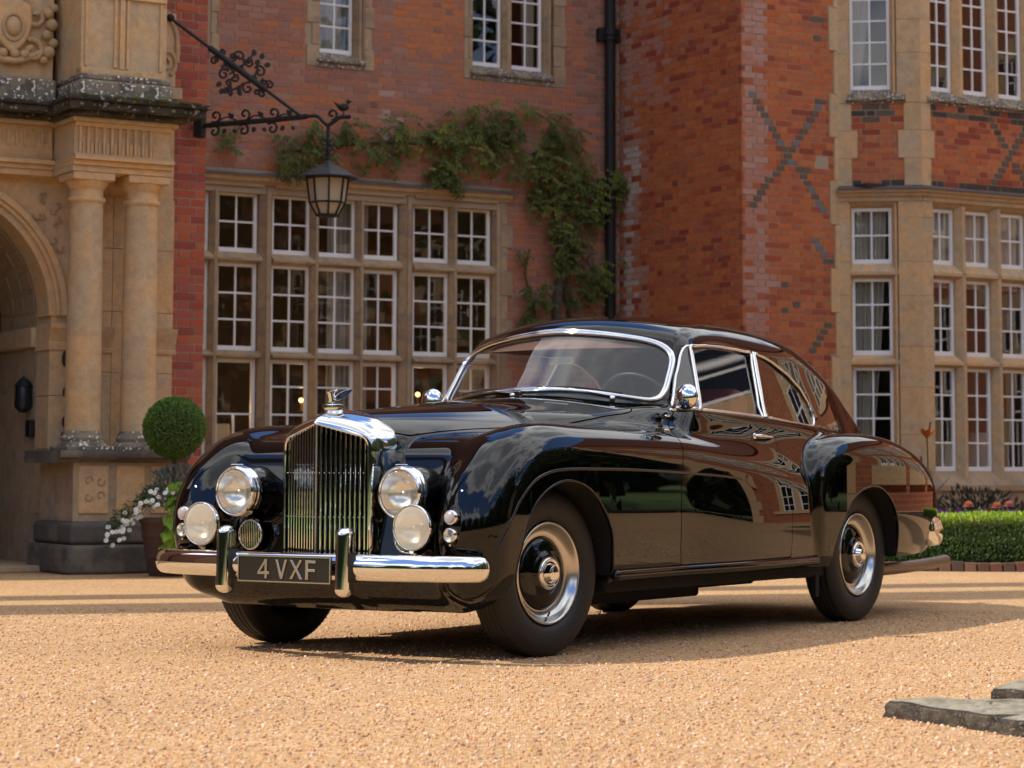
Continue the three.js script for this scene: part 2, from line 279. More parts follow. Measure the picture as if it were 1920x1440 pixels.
  // upper windows
  const upper = (a, b, lights, vb) => {
    for (const [u0, u1] of lights) casement(range, f, u0, u1, vb + 0.19, vb + 1.62, -0.12, 2, 5);
    for (let i = 0; i < lights.length - 1; i++) mullion(range, f, lights[i][1] - 0.01, lights[i + 1][0] + 0.01, vb + 0.12, vb + 1.7, G[0], 0.05);
    prism(range, 'window_sill', [[-0.2, vb], [-0.2, vb + 0.20], [-0.10, vb + 0.19], [0.05, vb + 0.085], [0.05, vb + 0.06], [0.015, vb + 0.05], [0.015, vb]], lights[0][0] - 0.05, lights[lights.length - 1][1] + 0.10, STONE_DARK);
    for (let k = 0, v = vb; v < vb + 1.75; k++, v += 0.255) { const t = k % 2 ? 0.0 : 0.07; blk(range, 'quoin', a + 0.07 - t, lights[0][0] - 0.012, v + 0.002, v + 0.252, -0.16, 0.010, pick(STONE_GREY, SR)); blk(range, 'quoin', lights[lights.length - 1][1] + 0.10, b - 0.07 + t, v + 0.002, v + 0.252, -0.16, 0.010, pick(STONE_GREY, SR)); }
    mullion(range, f, lights[lights.length - 1][1] - 0.008, lights[lights.length - 1][1] + 0.105, vb + 0.1, vb + 1.75, G[1], 0.03);
  };
  upper(0.52, 1.40, [[0.70, 1.175]], 5.5); upper(2.62, 4.07, [[2.75, 3.205], [3.315, 3.79]], 5.535); upper(-1.7, -0.58, [[-1.5, -0.78]], 5.5);
  // the rooms behind, curtains and shaded lamps
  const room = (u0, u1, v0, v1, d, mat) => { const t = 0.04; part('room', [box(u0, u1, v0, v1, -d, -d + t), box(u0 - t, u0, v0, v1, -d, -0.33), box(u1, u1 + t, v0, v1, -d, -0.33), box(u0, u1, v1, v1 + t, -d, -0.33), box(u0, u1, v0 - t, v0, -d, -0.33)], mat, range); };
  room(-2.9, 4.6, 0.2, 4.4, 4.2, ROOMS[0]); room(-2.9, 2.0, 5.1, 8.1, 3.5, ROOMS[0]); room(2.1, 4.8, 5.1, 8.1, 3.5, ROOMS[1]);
  curtain(range, f, 0.95, 1.24, 0.7, 4.0, -0.30, { folds: 5 }); curtain(range, f, 1.32, 1.50, 0.7, 4.0, -0.32, { folds: 4 }); curtain(range, f, 3.76, 3.58, 5.6, 7.3, -0.3, { folds: 4, gather: 0.75 }); curtain(range, f, 0.7, 1.2, 5.6, 7.3, -0.33, { folds: 3 });
  blk(range, 'window_seat', -1.1, 3.2, 0.55, 0.72, -0.9, -0.35, ROOMS[0]);
}
for (const [u, v, w, l] of [[-0.46, 1.50, -0.75, 'lit wall lamp seen through the left lights of the long window'], [0.93, 1.64, -0.9, 'lit wall lamp seen just behind the bonnet mascot'], [2.50, 1.74, -0.9, 'lit wall lamp seen beside the far door mirror']]) {
  const t = thing('wall_lamp', l, 'lamp', toWorld(u, v, w), 'lit lamps in the ground-floor room'); t.rotation.y = TH;
  part('lamp_bulb', new THREE.SphereGeometry(0.027, 16, 12), std(lin(1, 0.75, 0.4), 0.5, { emissive: lin(1, 0.55, 0.16), emissiveIntensity: 6 }), t);
  part('lamp_base', [new THREE.CylinderGeometry(0.012, 0.02, 0.09, 12).translate(0, -0.07, 0), new THREE.CylinderGeometry(0.035, 0.04, 0.015, 16).translate(0, -0.12, 0)], std(lin(0.3, 0.2, 0.08), 0.3, { metalness: 1 }), t);
  const pl = new THREE.PointLight(new THREE.Color(1, 0.6, 0.25), 1.0, 0, 2); pl.position.set(0, 0.0, 0); pl.castShadow = true; t.add(pl);
}
{
  const t = thing('table_lamp', 'pale drum lampshade seen in the lower left of the long window', 'lamp', toWorld(-0.26, 0.72, -0.7));
  part('lamp_shade', lathe([[0.20, 0.26], [0.17, 0.62]], 32), std(lin(0.55, 0.48, 0.36), 0.9, { side: THREE.DoubleSide }), t); part('lamp_base', lathe([[0.09, 0.0], [0.08, 0.02], [0.03, 0.06], [0.06, 0.16], [0.02, 0.28], [0, 0.28]], 24), std(lin(0.25, 0.2, 0.14), 0.4), t);
}

// ---- wing with the canted stone bay
const wing = houseThing('bay_wing', 'orange-red brick wing with a canted two-storey stone bay, right of the drainpipe', 'building');
{
  const FS = faceFrame(4.85, 0, -Math.PI / 2), FF = faceFrame(0, 2.6, 0), ca = 39 * Math.PI / 180, FC = faceFrame(6.25, 2.6, -ca), FB = faceFrame(0, 3.205, 0);
  wallBed(wing, FS, 0.0, 2.585, 0, 8.2, 0.3, []); wallBed(wing, FF, 4.86, 6.26, 0, 8.2, 0.3, []);
  const lay = brickLayer(wing, PAL_WING), base = [0, 1, 2, 3, 4, 5, 6, 0, 1, 3];
  lay.lay({ u0: 0.02, u1: 2.6, v0: 0.6, v1: 8.0, frame: FS, seed: 31, tone: (u, v, r) => { const wv = 0.25 + 0.05 * Math.sin(v * 3) + (5.2 - v) * 0.02; if (Math.abs(u - wv) < 0.13 && r < 0.8) return v < 4.8 && r < 0.62 ? 12 : 11; if (Math.abs(u - wv) < 0.30 && r < 0.55) return r < 0.2 ? 11 : 10; if (u < 0.5 && r < 0.6) return [7, 4, 2][Math.floor(r * 91) % 3]; if (v > 5.3 && u < 1.2 && r < 0.4) return 10; if (r > 0.93) return 7; return base[Math.floor(((r * 9.7) % 1) * 10)]; } });
  const diamond = (uc, vc) => (v) => { const o = 0.78 * (v - vc), l = []; l.push(uc + o, uc - o); return Math.abs(v - vc) < 0.68 ? [...new Set(l.map((x) => Math.round(x / 0.0563) * 0.0563))].filter((x, i, a) => a.findIndex((y) => Math.abs(x - y) < 0.1) === i) : []; };
  lay.lay({ u0: 4.86, u1: 6.25, v0: 0.6, v1: 8.0, frame: FF, seed: 37, holes: [[5.92, 6.12, 4.36, 4.50], ...[...Array(14).keys()].map((k) => [k % 2 ? 6.19 : 6.12, 6.3, 0.6 + k * 0.52, 0.6 + k * 0.52 + 0.52])], forced: (v) => [...diamond(5.52, 4.52)(v), ...diamond(5.52 + 0.86, 2.9)(v).filter((x) => x > 5.6)], tone: (u, v, r, dark) => { if (dark) return r < 0.72 ? 8 : 9; const p = sstep(5.32, 5.18, u + 0.1 * (fbm(u * 3, v * 2, 1, 2) - 0.5)); if (p > 0.5) return r < 0.42 ? 11 : r < 0.93 ? 10 : 2; if (r > 0.985) return 8; if (r > 0.94) return 7; return base[Math.floor(((r * 11.3) % 1) * 10)]; } });
  blk(wing, 'air_brick', 5.925, 6.115, 4.365, 4.495, -0.03, 0.004, STONE[3], 0.004); for (let i = 0; i < 6; i++) for (let j = 0; j < 3; j++) blk(wing, 'vent_slot', 5.945 + i * 0.027, 5.96 + i * 0.027, 4.385 + j * 0.035, 4.408 + j * 0.035, 0.0, 0.0065, STONE_BLACK, 0.001);
  // stone edge where the bay meets the brick
  for (let k = 0; k < 14; k++) { const v = 0.6 + k * 0.52, a = k % 2 ? 6.20 : 6.13; blk(wing, 'quoin', a, 6.262, v + 0.002, v + 0.518, 2.3, 2.615, pick(STONE, SR)); }
  const S = 0.978;                                  // width of the canted face
  const bays = [['cant', FC, [[0.145, 0.66]], S], ['front', FB, [[7.185, 7.615], [7.725, 8.175], [8.285, 8.735], [8.845, 9.295]], 0]];
  const lower = [[3.265, 3.93, 2], [2.185, 3.095, 3], [0.825, 2.045, 4]];
  for (const [kind, f, lights] of bays) {
    const u0 = kind === 'cant' ? 0 : 7.02, u1 = kind === 'cant' ? S : 9.6, a = lights[0][0], b = lights[lights.length - 1][1];
    for (const [u, x] of lights) { for (const [v0, v1, nr] of lower) casement(wing, f, u + 0.004, x - 0.03, v0, v1, -0.11, 2, nr); casement(wing, f, u + 0.004, x - 0.03, 5.345, 7.0, -0.11, 2, 6); }
    if (kind === 'cant') for (const [y0, y1] of [[0.72, 3.97], [5.28, 7.1]]) { mullion(wing, f, b - 0.034, b + 0.055, y0, y1, STONE[1], 0.02); mullion(wing, f, a - 0.05, a + 0.012, y0, y1, STONE[3], 0.02); }
    for (let i = 0; i < lights.length - 1; i++) { const l = lights[i][1] - 0.02, r = lights[i + 1][0] + 0.005; mullion(wing, f, l - 0.015, r + 0.01, 0.72, 3.97, pick(STONE, SR), 0.045); mullion(wing, f, l - 0.015, r + 0.01, 5.28, 7.1, pick(STONE, SR), 0.045); }
    transom(wing, f, a - 0.04, b + 0.05, 3.095, 3.265, STONE[0]); transom(wing, f, a - 0.04, b + 0.05, 2.045, 2.185, STONE[1]);
    prism(wing, 'window_sill', [[-0.2, 0.42], [-0.2, 0.83], [-0.10, 0.825], [0.06, 0.66], [0.06, 0.60], [0.02, 0.57], [0.02, 0.42]], u0, u1 + (kind === 'cant' ? 0.02 : 0), STONE_GREY[1], f);
    prism(wing, 'window_head', [[-0.2, 3.93], [-0.2, 4.04], [0.02, 4.04], [0.02, 4.00], [-0.02, 3.985], [-0.04, 3.96], [-0.10, 3.93]], u0, u1, STONE[2], f);
    prism(wing, 'cornice', [[-0.05, 4.04], [0.025, 4.04], [0.05, 4.06], [0.055, 4.085], [0.09, 4.10], [0.10, 4.125], [-0.05, 4.14]], u0 - (kind === 'cant' ? 0.0 : 0.03), u1 + (kind === 'cant' ? 0.035 : 0), STONE[2], f);
    prism(wing, 'lead_flashing', [[-0.05, 4.142], [0.115, 4.127], [0.12, 4.145], [-0.05, 4.185]], u0 - (kind === 'cant' ? 0.0 : 0.035), u1 + (kind === 'cant' ? 0.045 : 0), LEAD, f);
    prism(wing, 'upper_sill', [[-0.2, 5.165], [-0.2, 5.35], [-0.10, 5.345], [0.055, 5.225], [0.055, 5.20], [0.02, 5.18], [0.015, 5.165]], kind === 'cant' ? 0.10 : u0 + 0.1, kind === 'cant' ? 0.80 : u1, STONE_DARK, f);
    // stone piers either side of the lights, in courses
    for (const [p0, p1, lower0, lower1, name] of kind === 'cant' ? [[0, a - 0.02, 0, a + 0.03, 'l'], [b + 0.04, S, b + 0.03, S, 'r']] : [[7.013, a - 0.008, 7.013, a + 0.03, 'l']]) {
      let v = 0.83, k = 0; const hs = [0.42, 0.55, 0.48, 0.60, 0.40, 0.52];
      while (v < 3.97) { const t = Math.min(v + hs[k % 6], 4.04); blk(wing, 'stone_block', p0, p1, v + 0.001, t - 0.001, -0.19, 0.004 + 0.004 * SR(), pick(STONE, SR), 0.004, f); v = t; k++; }
      v = 5.17; while (v < 7.3) { const t = v + hs[(k + 2) % 6]; blk(wing, 'stone_block', p0, p1, v + 0.001, t - 0.001, -0.19, 0.004 + 0.004 * SR(), pick(STONE, SR), 0.004, f); v = t; k++; }
      // toothed quoins of the brick panel between the storeys
      v = 4.18; k = 0; while (v < 5.16) { const t = Math.min(v + 0.33, 5.165), e = k % 2 ? 0.05 : -0.02; const [q0, q1] = name === 'r' ? [p0 + 0.06 - e, p1] : [p0, kind === 'cant' ? p1 + 0.06 + e : p1 + e * 0.8]; blk(wing, 'quoin', q0, q1, v + 0.001, t - 0.001, -0.19, 0.012, pick(STONE, SR), 0.004, f); v = t; k++; }
    }
    const pb = kind === 'cant' ? [0.12, 0.80] : [7.10, 9.6];
    wallBed(wing, f, kind === 'cant' ? 0.0 : 7.02, kind === 'cant' ? S - 0.02 : 9.6, 4.05, 5.2, 0.18, []); wallBed(wing, f, kind === 'cant' ? 0.02 : 7.04, u1, 0, 0.42, 0.18, []);
    lay.lay({ u0: pb[0], u1: pb[1], v0: 4.185, v1: 5.165, frame: f, seed: kind === 'cant' ? 41 : 43, forced: kind === 'cant' ? () => [] : diamond(8.42, 4.62), tone: (u, v, r, dark) => { if (dark) return r < 0.85 ? 8 : 13; if (v > 5.0 && r < 0.55) return r < 0.3 ? 13 : 8; if (v > 4.9 && r < 0.3) return 8; if (v < 4.26 && r < 0.8) return 13; return r > 0.93 ? 7 : base[Math.floor(((r * 9.1) % 1) * 10)]; } });
    lay.lay({ u0: kind === 'cant' ? 0.02 : 7.04, u1, v0: 0.03, v1: 0.42, frame: f, seed: 47, tone: (u, v, r) => base[Math.floor(r * 10)] });
    for (const [u, x] of lights) for (const [v0, v1, c] of [[0.7, 4.0, 1], [5.3, 7.0, 0]]) {
      if (kind === 'cant') curtain(wing, f, u + 0.02, x - (v0 > 5 ? 0.22 : 0.10), v0, v1, -0.22, { folds: 7, gather: v0 > 5 ? 0.3 : 0.45 });
      else if (c) { const sw = curtain(wing, f, u + 0.0, x + 0.0, 3.0, 4.0, -0.20, { folds: 4 }); sw.name = 'window_blind'; }
    }
  }
  lay.done();
  blk(wing, 'bay_floor', 6.4, 10, 4.15, 4.20, 0.5, 2.95, ROOMS[1]);
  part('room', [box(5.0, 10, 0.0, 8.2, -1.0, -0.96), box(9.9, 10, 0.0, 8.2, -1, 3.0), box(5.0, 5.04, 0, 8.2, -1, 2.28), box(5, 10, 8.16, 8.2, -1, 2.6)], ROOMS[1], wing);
}
for (const [u, w, l, s] of [[8.02, 2.55, 'pale conical lampshade in the second light of the bay window', 1], [8.48, 2.5, 'pale conical lampshade in the third light of the bay window', 1.15]]) {
  const t = thing('table_lamp', l, 'lamp', toWorld(u, 0.42, w)); part('lamp_shade', lathe([[0.19 * s, 0.40], [0.175 * s, 0.48], [0.10 * s, 0.76 * s]], 32), std(lin(0.60, 0.56, 0.50), 0.9, { side: THREE.DoubleSide }), t); part('lamp_base', lathe([[0.09, 0.3], [0.03, 0.34], [0.02, 0.45], [0, 0.45]], 20), std(lin(0.2, 0.15, 0.1), 0.4), t);
}

// ---- the stone porch
const porch = houseThing('stone_porch', 'carved golden stone entrance porch with paired columns and arched doorway', 'building');
{
  const UC = -5.635, RI = 0.975, RO = 1.095, W = 6.15, S = STONE;
  // front wall with the arched opening
  const s = new THREE.Shape(); s.moveTo(-9.0, 0); s.lineTo(UC - RI - 0.02, 0); s.lineTo(UC - RI - 0.02, 2.05); s.absarc(UC, 2.05, RI + 0.02, Math.PI, 0, true); s.lineTo(UC + RI + 0.02, 0); s.lineTo(-3.60, 0); s.lineTo(-3.60, 3.66); s.lineTo(-9.0, 3.66); s.closePath();
  part('front_wall', boxUV(new THREE.ExtrudeGeometry(s, { depth: 0.35, bevelEnabled: false, curveSegments: 40 }).translate(0, 0, W - 0.365)), S[0], porch);
  // ashlar over it: the courses to the right of the arch
  const vs = [0.42, 0.98, 1.60, 2.10, 2.62, 3.05];
  for (const side of [1, -1]) for (let k = 0; k < vs.length - 1; k++) for (const [a, b] of [[-4.49, -4.13], [-4.13, -3.76], [-3.76, -3.592]]) { const [p, q] = side > 0 ? [a, b] : [2 * UC - b, 2 * UC - a]; blk(porch, 'ashlar', p + 0.0015, q - 0.0015, vs[k] + 0.0015, vs[k + 1] - 0.0015, W - 0.1, W + 0.002 * SR(), pick(k < 1 ? STONE_GREY : S, SR), 0.004); }
  // arch mouldings
  const ring = (r0, r1, w0, w1, mat, n = 9) => { for (let i = 0; i < n; i++) { const a0 = i / n * Math.PI + 0.004, a1 = (i + 1) / n * Math.PI - 0.004, q = new THREE.Shape(); q.absarc(UC, 2.05, r1, a0, a1, false); q.absarc(UC, 2.05, r0, a1, a0, true); q.closePath(); part('arch_stone', boxUV(new THREE.ExtrudeGeometry(q, { depth: w1 - w0, bevelEnabled: true, bevelSize: 0.006, bevelThickness: 0.006, bevelSegments: 1, curveSegments: 8 }).translate(0, 0, w0)), pick(mat, SR), porch); } };
  ring(RI + 0.002, RI + 0.050, W - 0.30, W - 0.01, S); ring(RI + 0.055, RO - 0.04, W - 0.10, W + 0.025, S); ring(RO - 0.03, RO + 0.012, W - 0.1, W + 0.05, S);
  // jambs and the deep reveal
  for (const side of [1, -1]) {
    const at = (a, b) => (side > 0 ? [UC + a, UC + b] : [UC - b, UC - a]);
    let v = 0.0; for (const h of [0.45, 0.52, 0.43, 0.37]) { const [a, b] = at(RI, RI + 0.195); blk(porch, 'jamb_stone', a, b, v + 0.001, v + h - 0.001, W - 0.3, W + 0.012, pick(v < 0.5 ? STONE_GREY : S, SR)); v += h; }
    const [p, q] = at(RI - 0.012, RI + 0.24); prism(porch, 'impost', [[W - 0.3, 1.77], [W + 0.02, 1.77], [W + 0.03, 1.80], [W + 0.03, 1.83], [W + 0.02, 1.84], [W + 0.035, 1.88], [W + 0.06, 1.93], [W + 0.075, 1.95], [W + 0.075, 1.985], [W - 0.3, 1.985]], p, q, S[1]);
    const [i0, i1] = at(RI, RI + 0.3); blk(porch, 'reveal', i0, i1, 0, 2.06, W - 1.25, W - 0.3, STONE_GREY[1]); const [j0, j1] = at(RI - 0.05, RI + 0.1); blk(porch, 'reveal_impost', j0, j1, 1.80, 1.97, W - 1.22, W - 0.3, S[2], 0.02);
  }
  { const q = new THREE.Shape(); q.moveTo(UC - 1.4, 2.05); q.lineTo(UC - RI, 2.05); q.absarc(UC, 2.05, RI, Math.PI, 0, true); q.lineTo(UC + 1.4, 2.05); q.lineTo(UC + 1.4, 3.4); q.lineTo(UC - 1.4, 3.4); q.closePath(); part('vault', boxUV(new THREE.ExtrudeGeometry(q, { depth: 0.9, bevelEnabled: false, curveSegments: 32 }).translate(0, 0, W - 1.25)), STONE_GREY[1], porch); }
  for (let k = 0; k < 7; k++) for (let i = 0; i < 3; i++) { const a = 0.12 + k * 0.2; const g = new RoundedBoxGeometry(0.02, 0.15, 0.22, 2, 0.008).translate(RI - 0.004, 0, 0).rotateZ(a).translate(UC, 2.05, W - 0.45 - i * 0.27); part('vault_panel', g, STONE_GREY[1], porch); }
  part('entrance_door', [box(UC - RI, UC + RI, 0.05, 3.1, W - 1.30, W - 1.24)], std(lin(0.012, 0.008, 0.007), 0.5), porch); part('door_glass', box(UC + 0.1, UC + 0.8, 0.9, 2.3, W - 1.24, W - 1.232), std(lin(0.01, 0.01, 0.012), 0.1), porch);
  part('lobby', [box(-9, -8.9, 0, 3.6, 0, W - 1.3)], ROOMS[1], porch);
  blk(porch, 'threshold', UC - 1.0, UC + 0.98, 0.0, 0.05, W - 1.2, W + 0.28, STONE_GREY[0], 0.01);
  // incised foliage of the spandrel: low relief scrolls
  const scr = rng(77); for (const side of [1, -1]) for (let k = 0; k < 22; k++) { const a = 0.35 + scr() * 0.95, r = RO + 0.07 + scr() * (a < 0.8 ? 0.35 : 0.22), x = UC + side * r * Math.cos(a), y = 2.05 + r * Math.sin(a); if (y > 3.02 || Math.abs(x - UC) > 1.12) continue; const pts = []; const R0 = 0.02 + scr() * 0.035, st = scr() * 6; for (let i = 0; i < 12; i++) { const t = i / 11; pts.push(V3(x + Math.cos(st + t * 4.2) * R0 * (1 - 0.6 * t), y + Math.sin(st + t * 4.2) * R0 * (1 - 0.6 * t), W + 0.001)); } part('relief_scroll', tube(pts, 0.0065, 24, false, 6), S[2], porch); }
  // columns on pedestals
  for (const side of [1, -1]) for (const u0 of [-4.515, -4.05]) {
    const u = side > 0 ? u0 : 2 * UC - u0, w = 6.56, c = sub('column', porch); c.position.set(u, 0, w);
    const cg = (pts, n = 40) => { const g = lathe(pts, n), uv = g.attributes.uv, p = g.attributes.position; for (let i = 0; i < uv.count; i++) uv.setXY(i, uv.getX(i) * 0.8 + u, p.getY(i)); return g; };
    const drums = [1.11, 1.52, 1.86, 2.34, 2.935]; for (let k = 0; k < 4; k++) { const r = (v) => 0.142 - 0.012 * Math.pow((v - 1.1) / 1.85, 1.6); part('shaft_drum', cg([[r(drums[k]) - 0.003, drums[k]], [r(drums[k]), drums[k] + 0.004], [r(drums[k + 1]), drums[k + 1] - 0.004], [r(drums[k + 1]) - 0.003, drums[k + 1]]]), pick(u0 < -4.3 ? S : [STONE_GREY[0], S[2], S[0]], SR), c); }
    part('base', cg([[0.19, 0.955], [0.192, 0.99], [0.186, 1.01], [0.170, 1.018], [0.165, 1.03], [0.172, 1.042], [0.170, 1.06], [0.158, 1.068], [0.152, 1.09], [0.142, 1.11]]), STONE_DARK, c);
    part('capital', cg([[0.130, 2.93], [0.146, 2.94], [0.150, 2.955], [0.146, 2.97], [0.131, 2.978], [0.131, 3.035], [0.142, 3.042], [0.150, 3.06], [0.168, 3.085], [0.170, 3.10]]), S[1], c);
    part('abacus', boxUV(box(-0.175, 0.175, 3.10, 3.165, -0.175, 0.175, 0.012)), S[1], c);
  }
  for (const side of [1, -1]) {
    const X = (a, b) => (side > 0 ? [a, b] : [2 * UC - b, 2 * UC - a]);
    const B = (name, a, b, v0, v1, w0, w1, m, bev) => { const [p, q] = X(a, b); return blk(porch, name, p, q, v0, v1, w0, w1, m, bev); };
    B('plinth', -4.80, -3.78, 0.0, 0.225, 6.1, 7.06, PLINTH, 0.03); B('plinth', -4.755, -3.80, 0.225, 0.40, 6.1, 7.0, PLINTH, 0.04);
    B('pedestal', -4.69, -3.82, 0.40, 0.875, 6.1, 6.86, STONE_GREY[0]); for (const [a, b] of [[-4.65, -4.40], [-4.34, -4.10], [-4.05, -3.84]]) B('pedestal_panel', a, b, 0.46, 0.84, 6.8, 6.872, S[1], 0.012);
    for (const [a, b, c] of [[-4.57, 0.72, 1], [-4.47, 0.72, -1], [-4.57, 0.60, -1], [-4.47, 0.60, 1]]) { const pts = []; for (let i = 0; i < 14; i++) { const t = i / 13 * 5; pts.push(V3((side > 0 ? a : 2 * UC - a) + Math.cos(t * c) * 0.035 * (1 - t / 7), b + Math.sin(t * c) * 0.045 * (1 - t / 7), 6.873)); } part('relief_scroll', tube(pts, 0.008, 24, false, 6), S[3], porch); }
    { const [p, q] = X(-4.83, -3.75); prism(porch, 'pedestal_cornice', [[6.1, 0.86], [6.88, 0.86], [6.90, 0.885], [6.95, 0.90], [6.96, 0.93], [6.955, 0.955], [6.1, 0.955]], p, q, PLINTH); }
    B('column_plinth', -4.71, -4.32, 0.955, 0.99, 6.36, 6.76, STONE_DARK); B('column_plinth', -4.25, -3.86, 0.955, 0.99, 6.36, 6.76, STONE_DARK);
    for (const [a, b] of [[-4.24, -4.12], [-3.76, -3.57]]) { const [p, q] = X(a, b); prism(porch, 'string_course', [[6.1, 1.76], [6.165, 1.76], [6.17, 1.79], [6.155, 1.80], [6.17, 1.86], [6.20, 1.92], [6.21, 1.97], [6.1, 1.975]], p, q, S[2]); }
    // entablature breaking forward over the pair
    const e0 = -4.70, e1 = -3.86;
    for (const [v0, v1, o] of [[3.165, 3.215, 6.74], [3.215, 3.255, 6.765], [3.255, 3.285, 6.80]]) B('architrave', e0, e1, v0, v1, 6.1, o, S[1], 0.004);
    B('frieze', e0 + 0.01, e1 - 0.01, 3.285, 3.56, 6.1, 6.73, S[0]);
    for (let k = 0; k < 10; k++) { const x = e0 + 0.055 + k * 0.066; B('frieze_fillet', x - 0.011, x + 0.011, 3.31, 3.525, 6.7, 6.756, S[1], 0.003); B('flute_stop', x + 0.018, x + 0.048, 3.31, 3.40, 6.7, 6.745, S[3], 0.003); }
    B('frieze_band', e0 + 0.01, e1 - 0.01, 3.525, 3.56, 6.7, 6.758, S[1], 0.003); B('frieze_band', e0 + 0.01, e1 - 0.01, 3.288, 3.31, 6.7, 6.756, S[1], 0.003);
    for (const [v0, v1, o, m] of [[3.56, 3.60, 6.79, S[2]], [3.60, 3.64, 6.86, STONE_BLACK], [3.64, 3.70, 6.97, STONE_BLACK], [3.70, 3.735, 7.01, STONE_BLACK]]) { const g = o - 6.75; B('cornice', e0 - g * 0.55, e1 + g * 0.9, v0, v1, 6.1, o, m, 0.012); }
    B('attic_base', e0 + 0.02, e1 - 0.02, 3.735, 3.90, 6.1, 6.80, STONE_DARK, 0.03); B('attic_base', e0 + 0.03, e1 - 0.03, 3.90, 3.955, 6.1, 6.765, STONE_DARK, 0.02);
    B('attic_pier', e0 + 0.06, e1 - 0.05, 3.955, 6.2, 6.1, 6.70, S[0]); for (const [a, b] of [[-4.61, -4.34], [-4.26, -3.95]]) for (const [c, d, x] of [[a, a + 0.025, 0], [b - 0.025, b, 0]]) B('attic_fillet', c, d, 4.02, 4.58, 6.6, 6.718, S[1], 0.004);
    B('attic_band', -4.64, -3.92, 3.958, 4.005, 6.6, 6.72, S[1], 0.004); B('attic_band', -4.64, -3.92, 4.585, 4.64, 6.6, 6.725, S[1], 0.004); B('attic_stile', -4.318, -4.275, 4.01, 4.58, 6.6, 6.719, S[1], 0.004);
    // scrolled bracket at the outer end
    const pts = []; for (let i = 0; i <= 40; i++) { const t = i / 40, a = -1.2 + t * 9, r = 0.115 * (1 - t * 0.82); pts.push(V3((side > 0 ? -3.72 : 2 * UC + 3.72) + side * Math.cos(a) * r * 0.75, 4.20 + Math.sin(a) * r, 6.24)); }
    part('volute', [tube(pts, 0.018, 80, false, 8), tube([V3((side > 0 ? -3.63 : 2 * UC + 3.63), 4.20, 6.24), V3((side > 0 ? -3.64 : 2 * UC + 3.64), 4.45, 6.24), V3((side > 0 ? -3.72 : 2 * UC + 3.72), 4.62, 6.24)], 0.022, 20, false, 8)], S[2], porch); B('bracket', -3.81, -3.635, 3.98, 4.62, 6.1, 6.235, S[2], 0.02); B('bracket_base', -3.79, -3.60, 3.88, 3.98, 6.1, 6.30, STONE_GREY[0], 0.01);
  }
  // between the pairs
  const m0 = 2 * UC + 4.70, m1 = -4.70;
  for (const [v0, v1, o] of [[3.165, 3.215, 6.27], [3.215, 3.255, 6.29], [3.255, 3.29, 6.325]]) blk(porch, 'architrave', m0, m1, v0, v1, 6.0, o, S[1], 0.004);
  blk(porch, 'frieze', m0, m1, 3.29, 3.57, 6.0, 6.26, S[0]); for (let k = 0; k < 26; k++) blk(porch, 'frieze_fillet', m1 - 0.04 - k * 0.07, m1 - 0.016 - k * 0.07, 3.40, 3.53, 6.2, 6.275, S[1], 0.003);
  for (const [v0, v1, o, m] of [[3.57, 3.61, 6.33, S[2]], [3.61, 3.65, 6.40, STONE_BLACK], [3.65, 3.70, 6.52, STONE_BLACK], [3.70, 3.735, 6.55, STONE_BLACK]]) blk(porch, 'cornice', m0, m1, v0, v1, 6.0, o, m, 0.012);
  blk(porch, 'attic_base', m0, m1, 3.735, 3.95, 6.0, 6.33, STONE_DARK, 0.03); blk(porch, 'attic_wall', m0, m1, 3.95, 6.2, 6.0, 6.22, S[0]);
  // carved cartouche: plain shield with strapwork and fruit
  const cart = sub('cartouche', porch); cart.position.set(-5.06, 4.33, 6.22);
  const sh = new THREE.Shape(); sh.moveTo(-0.13, 0.2); sh.bezierCurveTo(-0.05, 0.26, 0.05, 0.26, 0.13, 0.2); sh.bezierCurveTo(0.16, 0.05, 0.12, -0.08, 0, -0.16); sh.bezierCurveTo(-0.12, -0.08, -0.16, 0.05, -0.13, 0.2);
  part('shield', boxUV(new THREE.ExtrudeGeometry(sh, { depth: 0.03, bevelEnabled: true, bevelSize: 0.025, bevelThickness: 0.03, bevelSegments: 4 })), S[1], cart);
  part('shield_boss', [new THREE.SphereGeometry(0.062, 20, 16).scale(1, 1.25, 0.7).translate(0, 0.03, 0.065), new THREE.TorusGeometry(0.085, 0.016, 8, 32).scale(1, 1.25, 1).translate(0, 0.03, 0.062)], S[0], cart);
  const sw = (x, y, r, st, tn, k) => { const p = []; for (let i = 0; i <= 24; i++) { const t = i / 24; p.push(V3(x + Math.cos(st + t * tn) * r * (1 - 0.75 * t), y + Math.sin(st + t * tn) * r * (1 - 0.75 * t), 0.025 + 0.02 * t)); } part('strapwork', tube(p, k, 48, false, 8), pick(S, SR), cart); };
  for (const d of [1, -1]) { sw(d * 0.20, 0.13, 0.085, d > 0 ? 2.4 : 0.7, d * 6.5, 0.022); sw(d * 0.17, -0.15, 0.10, d > 0 ? 2.0 : 1.1, d * -6.5, 0.022); sw(d * 0.06, 0.26, 0.07, d > 0 ? -1.2 : 4.3, d * 5, 0.018); for (const [x, y, r] of [[0.30, 0.17, 0.045], [0.33, 0.08, 0.05], [0.29, -0.01, 0.042], [0.345, -0.07, 0.04], [0.31, -0.15, 0.052], [0.27, -0.22, 0.036], [0.35, 0.22, 0.034]]) part('carved_fruit', new THREE.SphereGeometry(r, 14, 10).translate(d * x, y, 0.03), pick(S, SR), cart); }
  part('swag', tube([V3(-0.24, -0.16, 0.02), V3(-0.1, -0.235, 0.04), V3(0.05, -0.24, 0.045), V3(0.24, -0.16, 0.02)], 0.03, 24, false, 10), S[3], cart);
  for (const x of [-0.08, 0.02, 0.1]) part('carved_fruit', new THREE.SphereGeometry(0.04, 14, 10).translate(x, -0.19, 0.05), S[1], cart);
